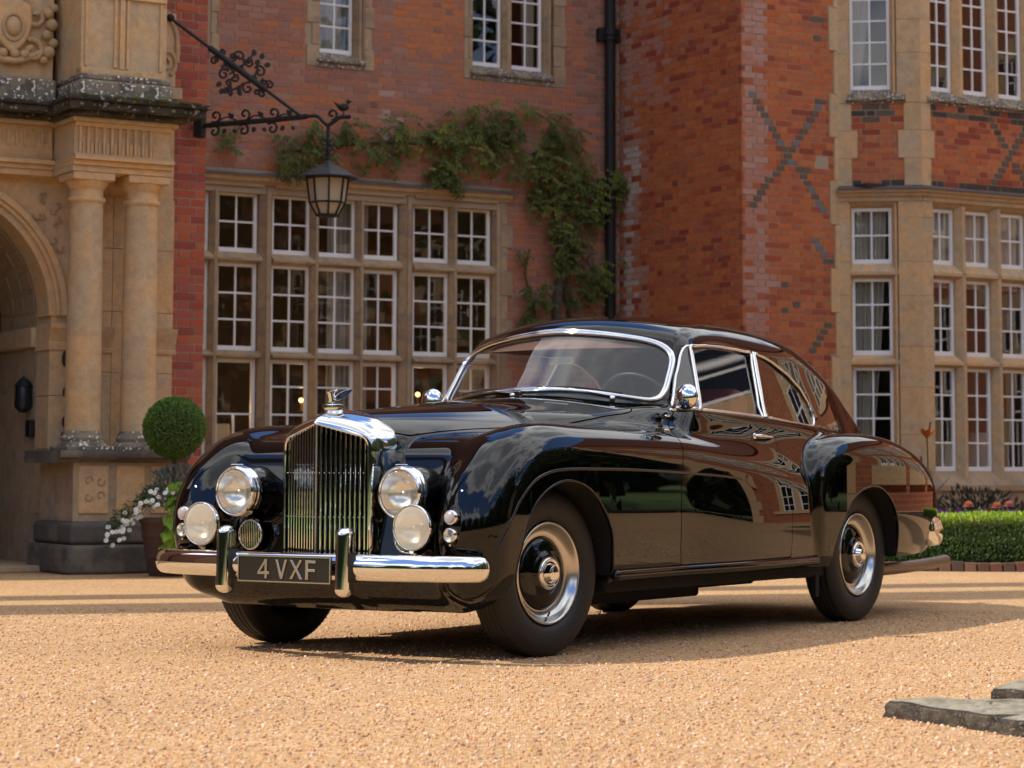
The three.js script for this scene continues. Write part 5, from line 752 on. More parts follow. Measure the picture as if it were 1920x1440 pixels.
function sideZ(x, y) { let a = 1.05, b = 0.2; for (let z = a; z > b; z -= 0.02) { if (skin(x, y, z) < 0) { b = z; break; } a = z; } for (let i = 0; i < 24; i++) { const m = (a + b) / 2; if (skin(x, y, m) < 0) b = m; else a = m; } return a; }
function frontX(y, z) { let a = -1, b = 2.4; for (let x = a; x < b; x += 0.02) { if (skin(x, y, z) < 0) { b = x; break; } a = x; } for (let i = 0; i < 24; i++) { const m = (a + b) / 2; if (skin(m, y, z) < 0) b = m; else a = m; } return a; }
function topY(x, z) { let a = 1.75, b = 0.3; for (let y = a; y > b; y -= 0.02) { if (skin(x, y, z) < 0) { b = y; break; } a = y; } for (let i = 0; i < 24; i++) { const m = (a + b) / 2; if (skin(x, m, z) < 0) b = m; else a = m; } return a; }

// surface nets over the left half, mirrored
function netMesh(h) {
  const x0 = -0.74, y0 = 0.13, z0 = -1.5 * h, nx = Math.ceil(5.32 / h), ny = Math.ceil(1.56 / h), nz = Math.ceil((1.0 - z0) / h);
  const v = new Float32Array(nx * ny * nz).fill(9), id = (i, j, k) => (i * ny + j) * nz + k;
  const C = 4;                                       // coarse blocks first
  for (let i = 0; i < nx; i += C) for (let j = 0; j < ny; j += C) for (let k = 0; k < nz; k += C) {
    const d = skin(x0 + (i + C / 2) * h, y0 + (j + C / 2) * h, Math.abs(z0 + (k + C / 2) * h));
    if (Math.abs(d) > C * h * 1.9) { const s = d < 0 ? -9 : 9; for (let a = i; a < Math.min(i + C, nx); a++) for (let b = j; b < Math.min(j + C, ny); b++) for (let c = k; c < Math.min(k + C, nz); c++) v[id(a, b, c)] = s; continue; }
    for (let a = i; a < Math.min(i + C, nx); a++) for (let b = j; b < Math.min(j + C, ny); b++) for (let c = k; c < Math.min(k + C, nz); c++) v[id(a, b, c)] = skin(x0 + a * h, y0 + b * h, Math.abs(z0 + c * h));
  }
  const vert = new Int32Array(nx * ny * nz).fill(-1), P = [], tri = [];
  for (let i = 0; i < nx - 1; i++) for (let j = 0; j < ny - 1; j++) for (let k = 0; k < nz - 1; k++) {
    let sx = 0, sy = 0, sz = 0, n = 0;
    const edge = (a, b, da, db) => { const va = v[a], vb = v[b]; if ((va < 0) === (vb < 0)) return; const t = va / (va - vb); sx += da[0] + (db[0] - da[0]) * t; sy += da[1] + (db[1] - da[1]) * t; sz += da[2] + (db[2] - da[2]) * t; n++; };
    const c = []; for (let q = 0; q < 8; q++) c.push([q & 1, (q >> 1) & 1, q >> 2]);
    const ids = c.map((o) => id(i + o[0], j + o[1], k + o[2])); let neg = 0; for (const q of ids) if (v[q] < 0) neg++;
    if (neg === 0 || neg === 8) continue;
    for (let q = 0; q < 8; q++) for (const b of [1, 2, 4]) if (!(q & b)) edge(ids[q], ids[q | b], c[q], c[q | b]);
    vert[id(i, j, k)] = P.length / 3; P.push(x0 + (i + sx / n) * h, y0 + (j + sy / n) * h, z0 + (k + sz / n) * h);
  }
  const quad = (a, b, c, d, flip) => { if (a < 0 || b < 0 || c < 0 || d < 0) return; if (flip) tri.push(a, c, b, a, d, c); else tri.push(a, b, c, a, c, d); };
  for (let i = 1; i < nx - 1; i++) for (let j = 1; j < ny - 1; j++) for (let k = 1; k < nz - 1; k++) {
    const s = v[id(i, j, k)] < 0;
    if (s !== v[id(i + 1, j, k)] < 0) quad(vert[id(i, j - 1, k - 1)], vert[id(i, j, k - 1)], vert[id(i, j, k)], vert[id(i, j - 1, k)], !s);
    if (s !== v[id(i, j + 1, k)] < 0) quad(vert[id(i - 1, j, k - 1)], vert[id(i - 1, j, k)], vert[id(i, j, k)], vert[id(i, j, k - 1)], !s);
    if (s !== v[id(i, j, k + 1)] < 0) quad(vert[id(i - 1, j - 1, k)], vert[id(i, j - 1, k)], vert[id(i, j, k)], vert[id(i - 1, j, k)], !s);
  }
  for (let i = 0; i < P.length; i += 3) {           // pull every point onto the field
    const p = [P[i], P[i + 1], Math.abs(P[i + 2])], s = P[i + 2] < 0 ? -1 : 1; toSkin(p, 5);
    P[i] = p[0]; P[i + 1] = p[1]; P[i + 2] = p[2] * s;
  }
  // keep z >= 0, snap the seam, mirror
  return { P, tri };
}
function cutMesh({ P, tri }, g, keepNegative = true, level = 0) {   // the part of a mesh where g < level (or > level)
  const val = new Float32Array(P.length / 3); for (let i = 0; i < val.length; i++) val[i] = (g(P[3 * i], P[3 * i + 1], P[3 * i + 2]) - level) * (keepNegative ? 1 : -1);
  const map = new Int32Array(val.length).fill(-1), Q = [], T = [], seen = new Map();
  const keep = (i) => { if (map[i] < 0) { map[i] = Q.length / 3; Q.push(P[3 * i], P[3 * i + 1], P[3 * i + 2]); } return map[i]; };
  const mid = (a, b) => {
    const key = a < b ? a * 4194304 + b : b * 4194304 + a; if (seen.has(key)) return seen.get(key);
    const t = val[a] / (val[a] - val[b]), n = Q.length / 3; for (let c = 0; c < 3; c++) Q.push(P[3 * a + c] + (P[3 * b + c] - P[3 * a + c]) * t); seen.set(key, n); return n;
  };
  for (let i = 0; i < tri.length; i += 3) {
    const q = [tri[i], tri[i + 1], tri[i + 2]], inn = q.map((a) => val[a] < 0), n = inn[0] + inn[1] + inn[2];
    if (!n) continue; if (n === 3) { T.push(keep(q[0]), keep(q[1]), keep(q[2])); continue; }
    const r = n === 1 ? inn.indexOf(true) : inn.indexOf(false), [a, b, c] = [q[r], q[(r + 1) % 3], q[(r + 2) % 3]];
    if (n === 1) T.push(keep(a), mid(a, b), mid(a, c));
    else { const ab = mid(a, b), ac = mid(a, c), kb = keep(b), kc = keep(c); T.push(ab, kb, kc, ab, kc, ac); }
  }
  return { P: Q, tri: T };
}
function skinGeometry({ P, tri }, offset = 0, mirror = false) {
  const n = P.length / 3, pos = new Float32Array(n * 3), nor = new Float32Array(n * 3), uvs = new Float32Array(n * 2), g = [0, 0, 0, 0];
  for (let i = 0; i < n; i++) {
    skinNormal(P[3 * i], P[3 * i + 1], P[3 * i + 2], g);
    const s = mirror ? -1 : 1;
    pos[3 * i] = P[3 * i] + g[0] * offset; pos[3 * i + 1] = P[3 * i + 1] + g[1] * offset; pos[3 * i + 2] = s * (P[3 * i + 2] + g[2] * offset);
    nor[3 * i] = g[0]; nor[3 * i + 1] = g[1]; nor[3 * i + 2] = s * g[2]; uvs[2 * i] = P[3 * i] + 0.3 * P[3 * i + 2]; uvs[2 * i + 1] = P[3 * i + 1] + 0.8 * P[3 * i + 2] * Math.abs(g[1]);
  }
  const geo = new THREE.BufferGeometry(); geo.setAttribute('position', new THREE.BufferAttribute(pos, 3)); geo.setAttribute('normal', new THREE.BufferAttribute(nor, 3)); geo.setAttribute('uv', new THREE.BufferAttribute(uvs, 2));
  const idx = new Uint32Array(tri.length); for (let i = 0; i < tri.length; i += 3) { idx[i] = tri[i]; idx[i + 1] = tri[i + (mirror ? 2 : 1)]; idx[i + 2] = tri[i + (mirror ? 1 : 2)]; }
  geo.setIndex(new THREE.BufferAttribute(idx, 1)); return geo;
}

// ---------------------------------------------------------------- the car
const CAR = { psi: 0.58941, x: -0.4789, z: -10.6284 };
const M = {
  paint: phys(lin(0.0012, 0.0012, 0.0014), 0.3, { clearcoat: 1, clearcoatRoughness: 0.008, ior: 1.5, specularIntensity: 0.0, side: THREE.DoubleSide }),
  chrome: std(lin(0.80, 0.80, 0.79), 0.045, { metalness: 1 }),
  satin: std(lin(0.55, 0.54, 0.52), 0.24, { metalness: 1 }),
  glass: phys(lin(0.92, 0.93, 0.92), 0.0, { transmission: 1, thickness: 0, ior: 1.85 }),
  sideGlass: phys(lin(0.88, 0.89, 0.87), 0.0, { transmission: 1, thickness: 0, ior: 1.75 }),
  matt: std(lin(0.006, 0.006, 0.006), 0.9), rubber: std(lin(0.0105, 0.0085, 0.0072), 0.6),
  trim: std(lin(0.012, 0.012, 0.012), 0.5),
  leather: std(lin(0.17, 0.022, 0.016), 0.48), headlining: std(lin(0.13, 0.07, 0.055), 0.95), wood: std(lin(0.10, 0.035, 0.012), 0.3),
  lensWhite: phys(lin(0.50, 0.44, 0.44), 0.15, { transmission: 0.35, thickness: 0 }),
};
M.rubber.bumpMap = texture(256, (u, v) => tfbm(u, v, 24, 3, 5)); M.rubber.bumpScale = 0.0012;
M.leather.bumpMap = texture(256, (u, v) => tfbm(u, v, 32, 2, 9)); M.leather.bumpScale = 0.001;
M.paint.bumpMap = texture(512, (u, v) => 0.7 * tfbm(u, v, 14, 2, 61) + 0.3 * tnoise(u * 60, v * 60, 60, 63)); M.paint.bumpScale = 0.00006;   // the faint ripple of hand-beaten panels
const car = thing('classic_car', 'glossy black two-door fastback saloon with chrome radiator grille, parked on the gravel', 'car', V3(CAR.x, 0, CAR.z));
car.rotation.y = Math.PI / 2 - CAR.psi;

const sdArchF = polySDF(smoothClosed([[-0.43, 0.05], [-0.42, 0.30], [-0.385, 0.48], [-0.324, 0.632], [-0.225, 0.71], [-0.081, 0.757], [0.057, 0.752], [0.18, 0.707], [0.286, 0.621], [0.36, 0.519], [0.391, 0.402], [0.41, 0.30], [0.42, 0.05]], 6));
const sdArchR = polySDF(smoothClosed([[2.60, 0.05], [2.61, 0.30], [2.635, 0.44], [2.70, 0.565], [2.80, 0.665], [2.97, 0.722], [3.14, 0.714], [3.275, 0.642], [3.37, 0.52], [3.413, 0.38], [3.42, 0.05]], 6));
const yFloor = spline([[-0.7, 0.20], [-0.45, 0.17], [-0.42, 0.27], [0.3, 0.30], [0.42, 0.305], [2.4, 0.315], [2.7, 0.31], [3.42, 0.335], [4.0, 0.352], [4.5, 0.40]]);
const gFloor = (x, y) => (x < -0.44 ? 0.18 : x < -0.4 ? lerp(0.18, 0.27, (x + 0.44) / 0.04) : yFloor(x)) - y;
const polyQL = smoothClosed([[1.228, 1.112], [1.268, 1.162], [1.328, 1.256], [1.405, 1.36], [1.455, 1.408], [1.50, 1.420], [1.392, 1.104]], 4, true);
const polyDG = [[1.512, 1.421], [1.70, 1.431], [1.885, 1.434], [2.08, 1.43], [2.247, 1.420], [2.125, 1.084], [1.9, 1.092], [1.6, 1.099], [1.407, 1.103]];
const polyRQ = smoothClosed([[2.298, 1.418], [2.40, 1.402], [2.484, 1.380], [2.645, 1.318], [2.765, 1.243], [2.825, 1.165], [2.832, 1.09], [2.79, 1.052], [2.70, 1.049], [2.50, 1.060], [2.185, 1.084]], 4, true);
const WSR = [[0.0, 1.489], [0.222, 1.477], [0.38, 1.458], [0.47, 1.441], [0.545, 1.414], [0.592, 1.377], [0.612, 1.339], [0.625, 1.25], [0.630, 1.19], [0.622, 1.162], [0.595, 1.150], [0.546, 1.153], [0.346, 1.185], [0.195, 1.201], [0.0, 1.209]];
const polyWS = smoothClosed([...WSR, ...WSR.slice(1, -1).reverse().map(([z, y]) => [-z, y])], 3);
const sdQL = polySDF(polyQL), sdDG = polySDF(polyDG), sdRQ = polySDF(polyRQ), sdWS = polySDF(polyWS);
const side = (f) => (x, y, z) => (z > 0.4 ? f(x, y) : 1);
const frontOnly = (f) => (x, y, z) => (x < 1.9 && y > 1.1 ? f(z, y) : 1);
const polyDoor = smoothClosed([[1.225, 1.10], [1.13, 1.035], [1.073, 0.97], [1.012, 0.86], [0.992, 0.75], [0.993, 0.6], [1.01, 0.45], [1.03, 0.375], [1.035, 0.362], [2.14, 0.372], [2.146, 0.6], [2.15, 0.85], [2.155, 1.075], [1.8, 1.087], [1.5, 1.096]], 6, true);
const sdDoor = polySDF(polyDoor);
const polyBonnet = [[-0.425, -0.1], [-0.425, 0.248], [-0.343, 0.288], [-0.177, 0.333], [0.064, 0.405], [0.3, 0.472], [0.5, 0.525], [0.744, 0.597], [0.86, 0.642], [0.91, 0.655], [0.945, 0.645], [0.962, 0.60], [0.975, 0.4], [0.985, -0.1]];
const sdBonnet = polySDF(polyBonnet);
const gBonnet = (x, y, z) => (y > 0.82 && x < 1.3 ? sdBonnet(x, z) : 1);

let half = netMesh(0.017);
half = cutMesh(half, (x, y, z) => -z);
half = cutMesh(half, (x, y) => gFloor(x, y));
half = cutMesh(half, (x, y, z) => Math.max(Math.min(sdArchF(x, y), sdArchR(x, y)), 0.42 - z), false);
const M1 = 0.010;
let shell = half;
for (const g of [side(sdQL), side(sdDG), side(sdRQ), frontOnly(sdWS)]) shell = cutMesh(shell, g, false, M1);
const GAP = 0.0028;
const doorSkin = cutMesh(shell, side(sdDoor), true, -GAP), bonnetSkin = cutMesh(shell, gBonnet, true, -GAP);
let bodySkin = cutMesh(shell, side(sdDoor), false, GAP); bodySkin = cutMesh(bodySkin, gBonnet, false, GAP);
const both = (mesh, off) => [skinGeometry(mesh, off), skinGeometry(mesh, off, true)];
part('body', mergeGeometries(both(bodySkin, 0)), M.paint, car);
part('bonnet', mergeGeometries(both(bonnetSkin, 0.0015)), M.paint, car);
const doors = both(doorSkin, 0.0005).map((g) => part('door', g, M.paint, car));
part('inner_shell', mergeGeometries(both(cutMesh(shell, (x, y, z) => Math.max(Math.min(sdArchF(x, y), sdArchR(x, y)), 0.42 - z), false, 0.01), -0.014)), M.trim, car);

// glazing with bright frames
const flip = (p, s) => V3(p[0], p[1], p[2] * s);
const sidePath = (poly, s, out = 0) => poly.map(([x, y]) => { const z = sideZ(x, y), g = skinNormal(x, y, z, [0, 0, 0, 0]); return V3(x + g[0] * out, y + g[1] * out, (z + g[2] * out) * s); });
const densify = (poly, step) => { const o = []; poly.forEach((p, i) => { const q = poly[(i + 1) % poly.length], n = Math.max(1, Math.round(Math.hypot(q[0] - p[0], q[1] - p[1]) / step)); for (let k = 0; k < n; k++) o.push([lerp(p[0], q[0], k / n), lerp(p[1], q[1], k / n)]); }); return o; };
for (const [name, poly, sd] of [['quarter_light', polyQL, sdQL], ['door_window', polyDG, sdDG], ['rear_quarter_window', polyRQ, sdRQ]]) {
  const gm = cutMesh(half, side(sd), true, 0.006);
  // the glass itself is rolled flat: a low-order sheet through the body opening
  const ft = (x, y) => { const a = x - 2, b = y - 1.25; return [1, a, b, a * a, a * b, b * b]; }, A = [...Array(6)].map(() => new Array(7).fill(0));
  for (let i = 0; i < gm.P.length; i += 3) { const q = ft(gm.P[i], gm.P[i + 1]); for (let a = 0; a < 6; a++) { for (let b = 0; b < 6; b++) A[a][b] += q[a] * q[b]; A[a][6] += q[a] * gm.P[i + 2]; } }
  for (let a = 3; a < 6; a++) A[a][a] += gm.P.length * 0.0006;
  for (let a = 0; a < 6; a++) { const d = A[a][a]; for (let c = a; c < 7; c++) A[a][c] /= d; for (let b = 0; b < 6; b++) if (b !== a) { const k = A[b][a]; for (let c = a; c < 7; c++) A[b][c] -= k * A[a][c]; } }
  const K = A.map((q) => q[6]), gg = [1, -1].map((s) => { const g = skinGeometry(gm, 0, s < 0), p = g.attributes.position, nn = g.attributes.normal; for (let i = 0; i < p.count; i++) { const x = p.getX(i), y = p.getY(i), a = x - 2, b = y - 1.25, q = ft(x, y), z = q.reduce((t, v, k) => t + v * K[k], 0) - 0.012, zx = K[1] + 2 * K[3] * a + K[4] * b, zy = K[2] + K[4] * a + 2 * K[5] * b, l = Math.hypot(zx, zy, 1); p.setZ(i, s * z); nn.setXYZ(i, -zx / l, -zy / l, s / l); } return g; });
  [1, -1].forEach((s, i) => {
    const w = part(name, gg[i], M.sideGlass, name === 'rear_quarter_window' ? car : doors[i]);
    const path = sidePath(densify(poly, 0.05), s, -0.002);
    part('window_frame', tube(path, 0.0085, path.length * 3, true, 8), M.chrome, name === 'rear_quarter_window' ? car : doors[i]);
  });
}
part('windscreen', mergeGeometries(both(cutMesh(half, frontOnly(sdWS), true, 0.006), -0.006)), M.glass, car);
{
  const path = densify(polyWS, 0.04).map(([z, y]) => { const x = frontX(y, Math.abs(z)), g = skinNormal(x, y, Math.abs(z), [0, 0, 0, 0]); return [x, y, z, g]; });
  const ring = (o, r) => { const grown = path.map(([x, y, z, g]) => V3(x + g[0] * 0.002, y + g[1] * 0.002, z + g[2] * 0.002 * Math.sign(z))); const c = grown.reduce((a, p) => a.add(p), V3(0, 0, 0)).divideScalar(grown.length); return tube(grown.map((p, i) => { const q = p.clone(), d = p.clone().sub(c); d.x = 0; d.normalize(); q.addScaledVector(d, o); q.x = frontX(clamp(q.y, 1.12, 1.55), Math.abs(q.z)) - 0.004; return q; }), r, grown.length * 3, true, 8); };
  part('windscreen_frame', [ring(0.004, 0.009), ring(0.016, 0.011)], M.chrome, car);
}
for (const s of [1, -1]) {
  const top = V3(2.272, 1.425, s * (sideZ(2.272, 1.425) + 0.002)), bot = V3(2.155, 1.082, s * (sideZ(2.155, 1.085) + 0.002)), m = top.clone().lerp(bot, 0.5); m.z = s * (sideZ(m.x, m.y) + 0.003);
  part('door_pillar_trim', [tube([top, m, bot], 0.0075, 12), tube([top, m, bot].map((p) => p.clone().add(V3(0.013, 0, 0))), 0.005, 12)], M.chrome, car);
  const belt = []; for (let x = 1.215; x <= 2.83; x += 0.08) { const y = x < 2.15 ? lerp(1.098, 1.071, (x - 1.215) / 0.935) : lerp(1.071, 1.036, (x - 2.15) / 0.68); belt.push(V3(x, y, s * (sideZ(x, y) + 0.001))); }
  part('belt_moulding', tube(belt, 0.007, 60), M.paint, car);
  // raised swage line over the front arch and along the door
  const sw = [[-0.56, 0.40], [-0.529, 0.501], [-0.479, 0.589], [-0.419, 0.672], [-0.337, 0.74], [-0.275, 0.772], [-0.175, 0.797], [-0.056, 0.808], [0.233, 0.810], [0.561, 0.807], [0.951, 0.797], [1.15, 0.79], [1.4, 0.78], [1.6, 0.768]];
  part('swage_line', tube(sidePath(sw, s, -0.0035), 0.0075, 120), M.paint, car);
  for (const [poly, a, b] of [[sdArchF, -0.6, 0.6], [sdArchR, 2.4, 3.6]]) {
    const pts = []; for (let k = 0; k <= 40; k++) { const t = Math.PI * (1 - k / 40), cx = (a + b) / 2; let r0 = 0.1, r1 = 0.9; const cy = 0.34; for (let q = 0; q < 24; q++) { const m = (r0 + r1) / 2; if (poly(cx + Math.cos(t) * m, cy + Math.sin(t) * m) < 0) r0 = m; else r1 = m; } pts.push([cx + Math.cos(t) * r0, cy + Math.sin(t) * r0]); }
    part('wheel_arch_lip', tube(sidePath(pts, s, -0.003), 0.006, 120), M.paint, car);
    // the dark tunnel behind the arch
    const w = [], n = pts.length; const all = pts;
    const pos = [], idx = []; all.forEach(([x, y]) => { const z = sideZ(x, Math.max(y, 0.36)) - 0.014; pos.push(x, y, s * z, x, y, s * 0.34); });
    for (let k = 0; k < all.length - 1; k++) idx.push(2 * k, 2 * k + 1, 2 * k + 2, 2 * k + 1, 2 * k + 3, 2 * k + 2);
    const ci = pos.length / 3; pos.push((a + b) / 2, 0.34, s * 0.34); for (let k = 0; k < all.length - 1; k++) idx.push(ci, 2 * k + 1, 2 * k + 3);
    const tg = new THREE.BufferGeometry(); tg.setAttribute('position', new THREE.Float32BufferAttribute(pos, 3)); tg.setIndex(idx); tg.computeVertexNormals();
    part('wheel_housing', tg, new THREE.MeshStandardMaterial({ color: lin(0.005, 0.005, 0.005), roughness: 0.95, side: THREE.DoubleSide }), car);
  }
  // sill roll under the door
  const sill = []; for (let x = 0.44; x <= 2.47; x += 0.1) { const y = lerp(0.338, 0.346, (x - 0.44) / 2); sill.push(V3(x, y, s * (sideZ(x, y) + 0.004))); }
  part('sill', [tube(sill, 0.026, 60, false, 12), new THREE.SphereGeometry(0.0262, 16, 12).translate(sill[0].x, sill[0].y, sill[0].z), new THREE.SphereGeometry(0.0262, 16, 12).translate(sill[sill.length - 1].x, sill[sill.length - 1].y, sill[sill.length - 1].z)], M.paint, car);
}
part('underbody', [box(0.45, 2.6, 0.255, 0.32, -0.80, 0.80, 0.02), box(0.7, 1.82, 0.178, 0.28, 0.22, 0.52, 0.02), box(1.8, 2.45, 0.215, 0.3, 0.3, 0.5, 0.02), box(0.9, 1.7, 0.18, 0.3, -0.5, -0.2, 0.02), box(2.4, 2.75, 0.25, 0.33, -0.78, 0.78, 0.02), box(-0.45, 0.5, 0.22, 0.5, -0.40, 0.40, 0.03), box(-0.1, 0.1, 0.24, 0.32, -0.66, 0.66, 0.03), box(2.9, 3.2, 0.26, 0.42, -0.62, 0.62, 0.05), box(2.5, 4.2, 0.34, 0.44, -0.55, 0.55, 0.03), box(2.56, 2.60, 0.15, 0.3, 0.78, 0.80, 0.005)], M.matt, car);

// wheels
function makeWheel(front) {
  const w = new THREE.Group(); w.name = 'wheel';
  const R = 0.362, tp = [[0.222, 0.058], [0.232, 0.076], [0.255, 0.088], [0.285, 0.092], [0.312, 0.090], [0.335, 0.083], [0.349, 0.071], [0.355, 0.062], [0.357, 0.060]];
  const tread = []; for (const c of [0.048, 0.024, 0, -0.024, -0.048]) tread.push([R - Math.abs(c) * 0.06, c + 0.0095], [R - Math.abs(c) * 0.06, c - 0.0085], [R - 0.010, c - 0.0095], [R - 0.010, c - 0.0135]);
  const prof = [...tp, ...tread.slice(0, -2), [0.357, -0.060], ...tp.slice().reverse().slice(1).map(([r, d]) => [r, -d])];
  const ty = lathe(prof, 72); const uv = ty.attributes.uv; for (let i = 0; i < uv.count; i++) uv.setXY(i, uv.getX(i) * 9, uv.getY(i) * 3);
  part('tyre', ty.rotateX(Math.PI / 2), M.rubber, w);
  part('tread_blocks', (() => { const l = []; for (let i = 0; i < 90; i++) for (const c of [-0.06, 0.06]) l.push(new THREE.BoxGeometry(0.006, 0.014, 0.012).translate(0, R - 0.0135, c).rotateZ(i * Math.PI / 45 + (c > 0 ? 0.035 : 0))); return l; })(), M.rubber, w, null, 'stuff');
  part('rim', lathe([[0.2235, 0.055], [0.2235, 0.074], [0.220, 0.080], [0.214, 0.080], [0.209, 0.074], [0.203, 0.063], [0.196, 0.050], [0.185, 0.040], [0.172, 0.036], [0.163, 0.037], [0.157, 0.036], [0.155, 0.020], [0.150, -0.05]], 72).rotateX(Math.PI / 2), M.satin, w);
  const cap = part('hub_cap', lathe([[0.156, 0.030], [0.156, 0.040], [0.150, 0.046], [0.134, 0.054], [0.112, 0.060], [0.098, 0.062], [0.094, 0.066], [0.080, 0.074], [0.066, 0.079], [0, 0.081]], 64).rotateX(Math.PI / 2), M.paint, w);
  part('hub_boss', [lathe([[0.071, 0.074], [0.071, 0.082], [0.066, 0.089], [0.059, 0.090], [0.055, 0.086], [0.050, 0.087]], 48).rotateX(Math.PI / 2), new THREE.CylinderGeometry(0.036, 0.048, 0.026, 10).rotateX(Math.PI / 2).translate(0, 0, 0.097), lathe([[0.034, 0.109], [0.033, 0.112], [0.02, 0.114], [0, 0.1145]], 32).rotateX(Math.PI / 2)], M.chrome, cap);
  part('wheel_disc', new THREE.CylinderGeometry(0.2, 0.2, 0.04, 32).rotateX(Math.PI / 2).translate(0, 0, -0.03), M.matt, w);
  part('valve', rod(V3(0.03, -0.186, 0.05), V3(0.02, -0.170, 0.068), 0.0045), M.matt, w);
  return w;
}
{
  const w0 = makeWheel(); let k = 0;
  for (const [x, z, s, steer, roll] of [[0, 0.712, 1, -0.083, 0.0], [0, -0.712, -1, -0.083, 0.4], [3.048, 0.735, 1, 0, 3.5], [3.048, -0.735, -1, 0, 2.2]]) {
    const w = k++ ? w0.clone() : w0; const g = new THREE.Group();
    w.position.set(x, 0.360, z); w.rotation.set(0, (s > 0 ? 0 : Math.PI) + steer, 0); car.add(w);
    w.traverse((o) => { if (o.isMesh && o.name === 'valve') o.rotation.z = roll; });
  }
}

// radiator grille: shell with a V front, bright upright slats, filler cap with winged letter
{
  const g = sub('grille', car);
  const xf = (z) => -0.648 + 0.36 * Math.abs(z), N = 64, O1 = [], O2 = [];
  const inner = [[-0.224, 0.36], [-0.226, 0.60], [-0.226, 0.86], [-0.222, 0.915], [-0.205, 0.938], [-0.15, 0.956], [-0.07, 0.979], [0, 0.999]];
  const outer = [[-0.262, 0.36], [-0.268, 0.60], [-0.275, 0.82], [-0.276, 0.90], [-0.262, 0.955], [-0.19, 1.012], [-0.09, 1.05], [0, 1.066]];
  const curve = (l) => { const c = new THREE.CatmullRomCurve3(l.map(([z, y]) => V3(z, y, 0)), false, 'centripetal'); return [...Array(N + 1).keys()].map((i) => c.getPoint(i / N)); };
  const mir = (a) => [...a, ...a.slice(0, -1).reverse().map((p) => V3(-p.x, p.y, 0))];
  const a = mir(curve(inner)), b = mir(curve(outer)), rows = 14, pos = [], idx = [];
  for (let i = 0; i < a.length; i++) {
    const f = xf(a[i].x);
    pos.push(f + 0.05, a[i].y - 0.004, a[i].x * 0.985); pos.push(f + 0.004, a[i].y - 0.001, a[i].x * 0.997); pos.push(f - 0.003, a[i].y + 0.003, a[i].x * 1.01); 
    for (let r = 0; r <= rows; r++) { const t = r / rows * Math.PI / 2; pos.push(lerp(f + 0.001, -0.405, 1 - Math.cos(t)), lerp(a[i].y + 0.007, b[i].y, Math.sin(t)), lerp(a[i].x * 1.03, b[i].x, Math.sin(t))); }
    pos.push(-0.40, b[i].y - 0.02, b[i].x * 0.93);
  }
  const w = rows + 5; for (let i = 0; i < a.length - 1; i++) for (let r = 0; r < w - 1; r++) { const p = i * w + r, q = p + w; idx.push(p, p + 1, q, q, p + 1, q + 1); }
  const sg = new THREE.BufferGeometry(); sg.setAttribute('position', new THREE.Float32BufferAttribute(pos, 3)); sg.setIndex(idx); sg.computeVertexNormals();
  const cm = M.chrome.clone(); cm.side = THREE.DoubleSide;
  part('grille_shell', sg, cm, g);
  const topAt = (z) => { const q = a.find((p, i) => i && a[i - 1].x <= z && p.x >= z); return q ? q.y : 0.9; };
  for (let i = -10; i <= 10; i++) {
    const z = i * 0.0208, y1 = topAt(z) + 0.002, x = xf(z) + 0.010;
    const s = new THREE.Shape(); s.moveTo(0.034, -0.0022); s.lineTo(0.004, -0.0048); s.quadraticCurveTo(-0.002, -0.004, -0.002, 0); s.quadraticCurveTo(-0.002, 0.004, 0.004, 0.0048); s.lineTo(0.034, 0.0022);
    const e = new THREE.ExtrudeGeometry(s, { depth: y1 - 0.36, bevelEnabled: false, curveSegments: 6 }); e.rotateX(-Math.PI / 2); e.translate(x, 0.36, z);
    part('grille_slat', e, i ? M.chrome : M.satin, g);
  }
  part('radiator_core', box(-0.50, -0.44, 0.3, 0.93, -0.215, 0.215), M.matt, g);
  for (const y of [0.60, 0.79]) part('tie_bar', [rod(V3(xf(0) + 0.03, y, 0), V3(xf(0.22) + 0.03, y, 0.22), 0.003), rod(V3(xf(0) + 0.03, y, 0), V3(xf(0.22) + 0.03, y, -0.22), 0.003)], M.chrome, g);
  const cap = part('filler_cap', [lathe([[0, 0.020], [0.042, 0.020], [0.045, 0.017], [0.045, 0.002], [0.042, -0.001], [0.040, -0.02], [0, -0.02]], 40).translate(-0.52, 1.069, 0)], M.chrome, g);
  const fl = []; for (let k = 0; k < 28; k++) fl.push(new THREE.CylinderGeometry(0.0035, 0.0035, 0.012, 6).translate(0.045, 0, 0).rotateY(k / 28 * 2 * Math.PI).translate(-0.52, 1.0785, 0)); part('cap_flutes', fl, M.chrome, g);
  const font = await new FontLoader().loadAsync('fonts/droid/droid_serif_bold.typeface.json');
  const B = new TextGeometry('B', { font, size: 0.044, depth: 0.012, bevelEnabled: true, bevelSize: 0.0015, bevelThickness: 0.0015, curveSegments: 6 }); B.center();
  B.rotateZ(0.28); B.translate(-0.532, 1.124, 0);
  const wing = (s) => { const sh = new THREE.Shape(); sh.moveTo(0, 0); sh.bezierCurveTo(0.012, 0.028, 0.05, 0.04, 0.086, 0.044); sh.bezierCurveTo(0.075, 0.026, 0.05, 0.006, 0.016, -0.008); sh.closePath(); const e = new THREE.ExtrudeGeometry(sh, { depth: 0.004, bevelEnabled: true, bevelSize: 0.0015, bevelThickness: 0.0015, bevelSegments: 2 }); e.rotateX(s * 0.25); e.rotateY(-s * 0.32); e.translate(-0.522, 1.114, s * 0.006); return e; };
  part('winged_emblem', [B, wing(1), wing(-1), rod(V3(-0.52, 1.083, 0), V3(-0.528, 1.108, 0), 0.006)], M.chrome, g);
}

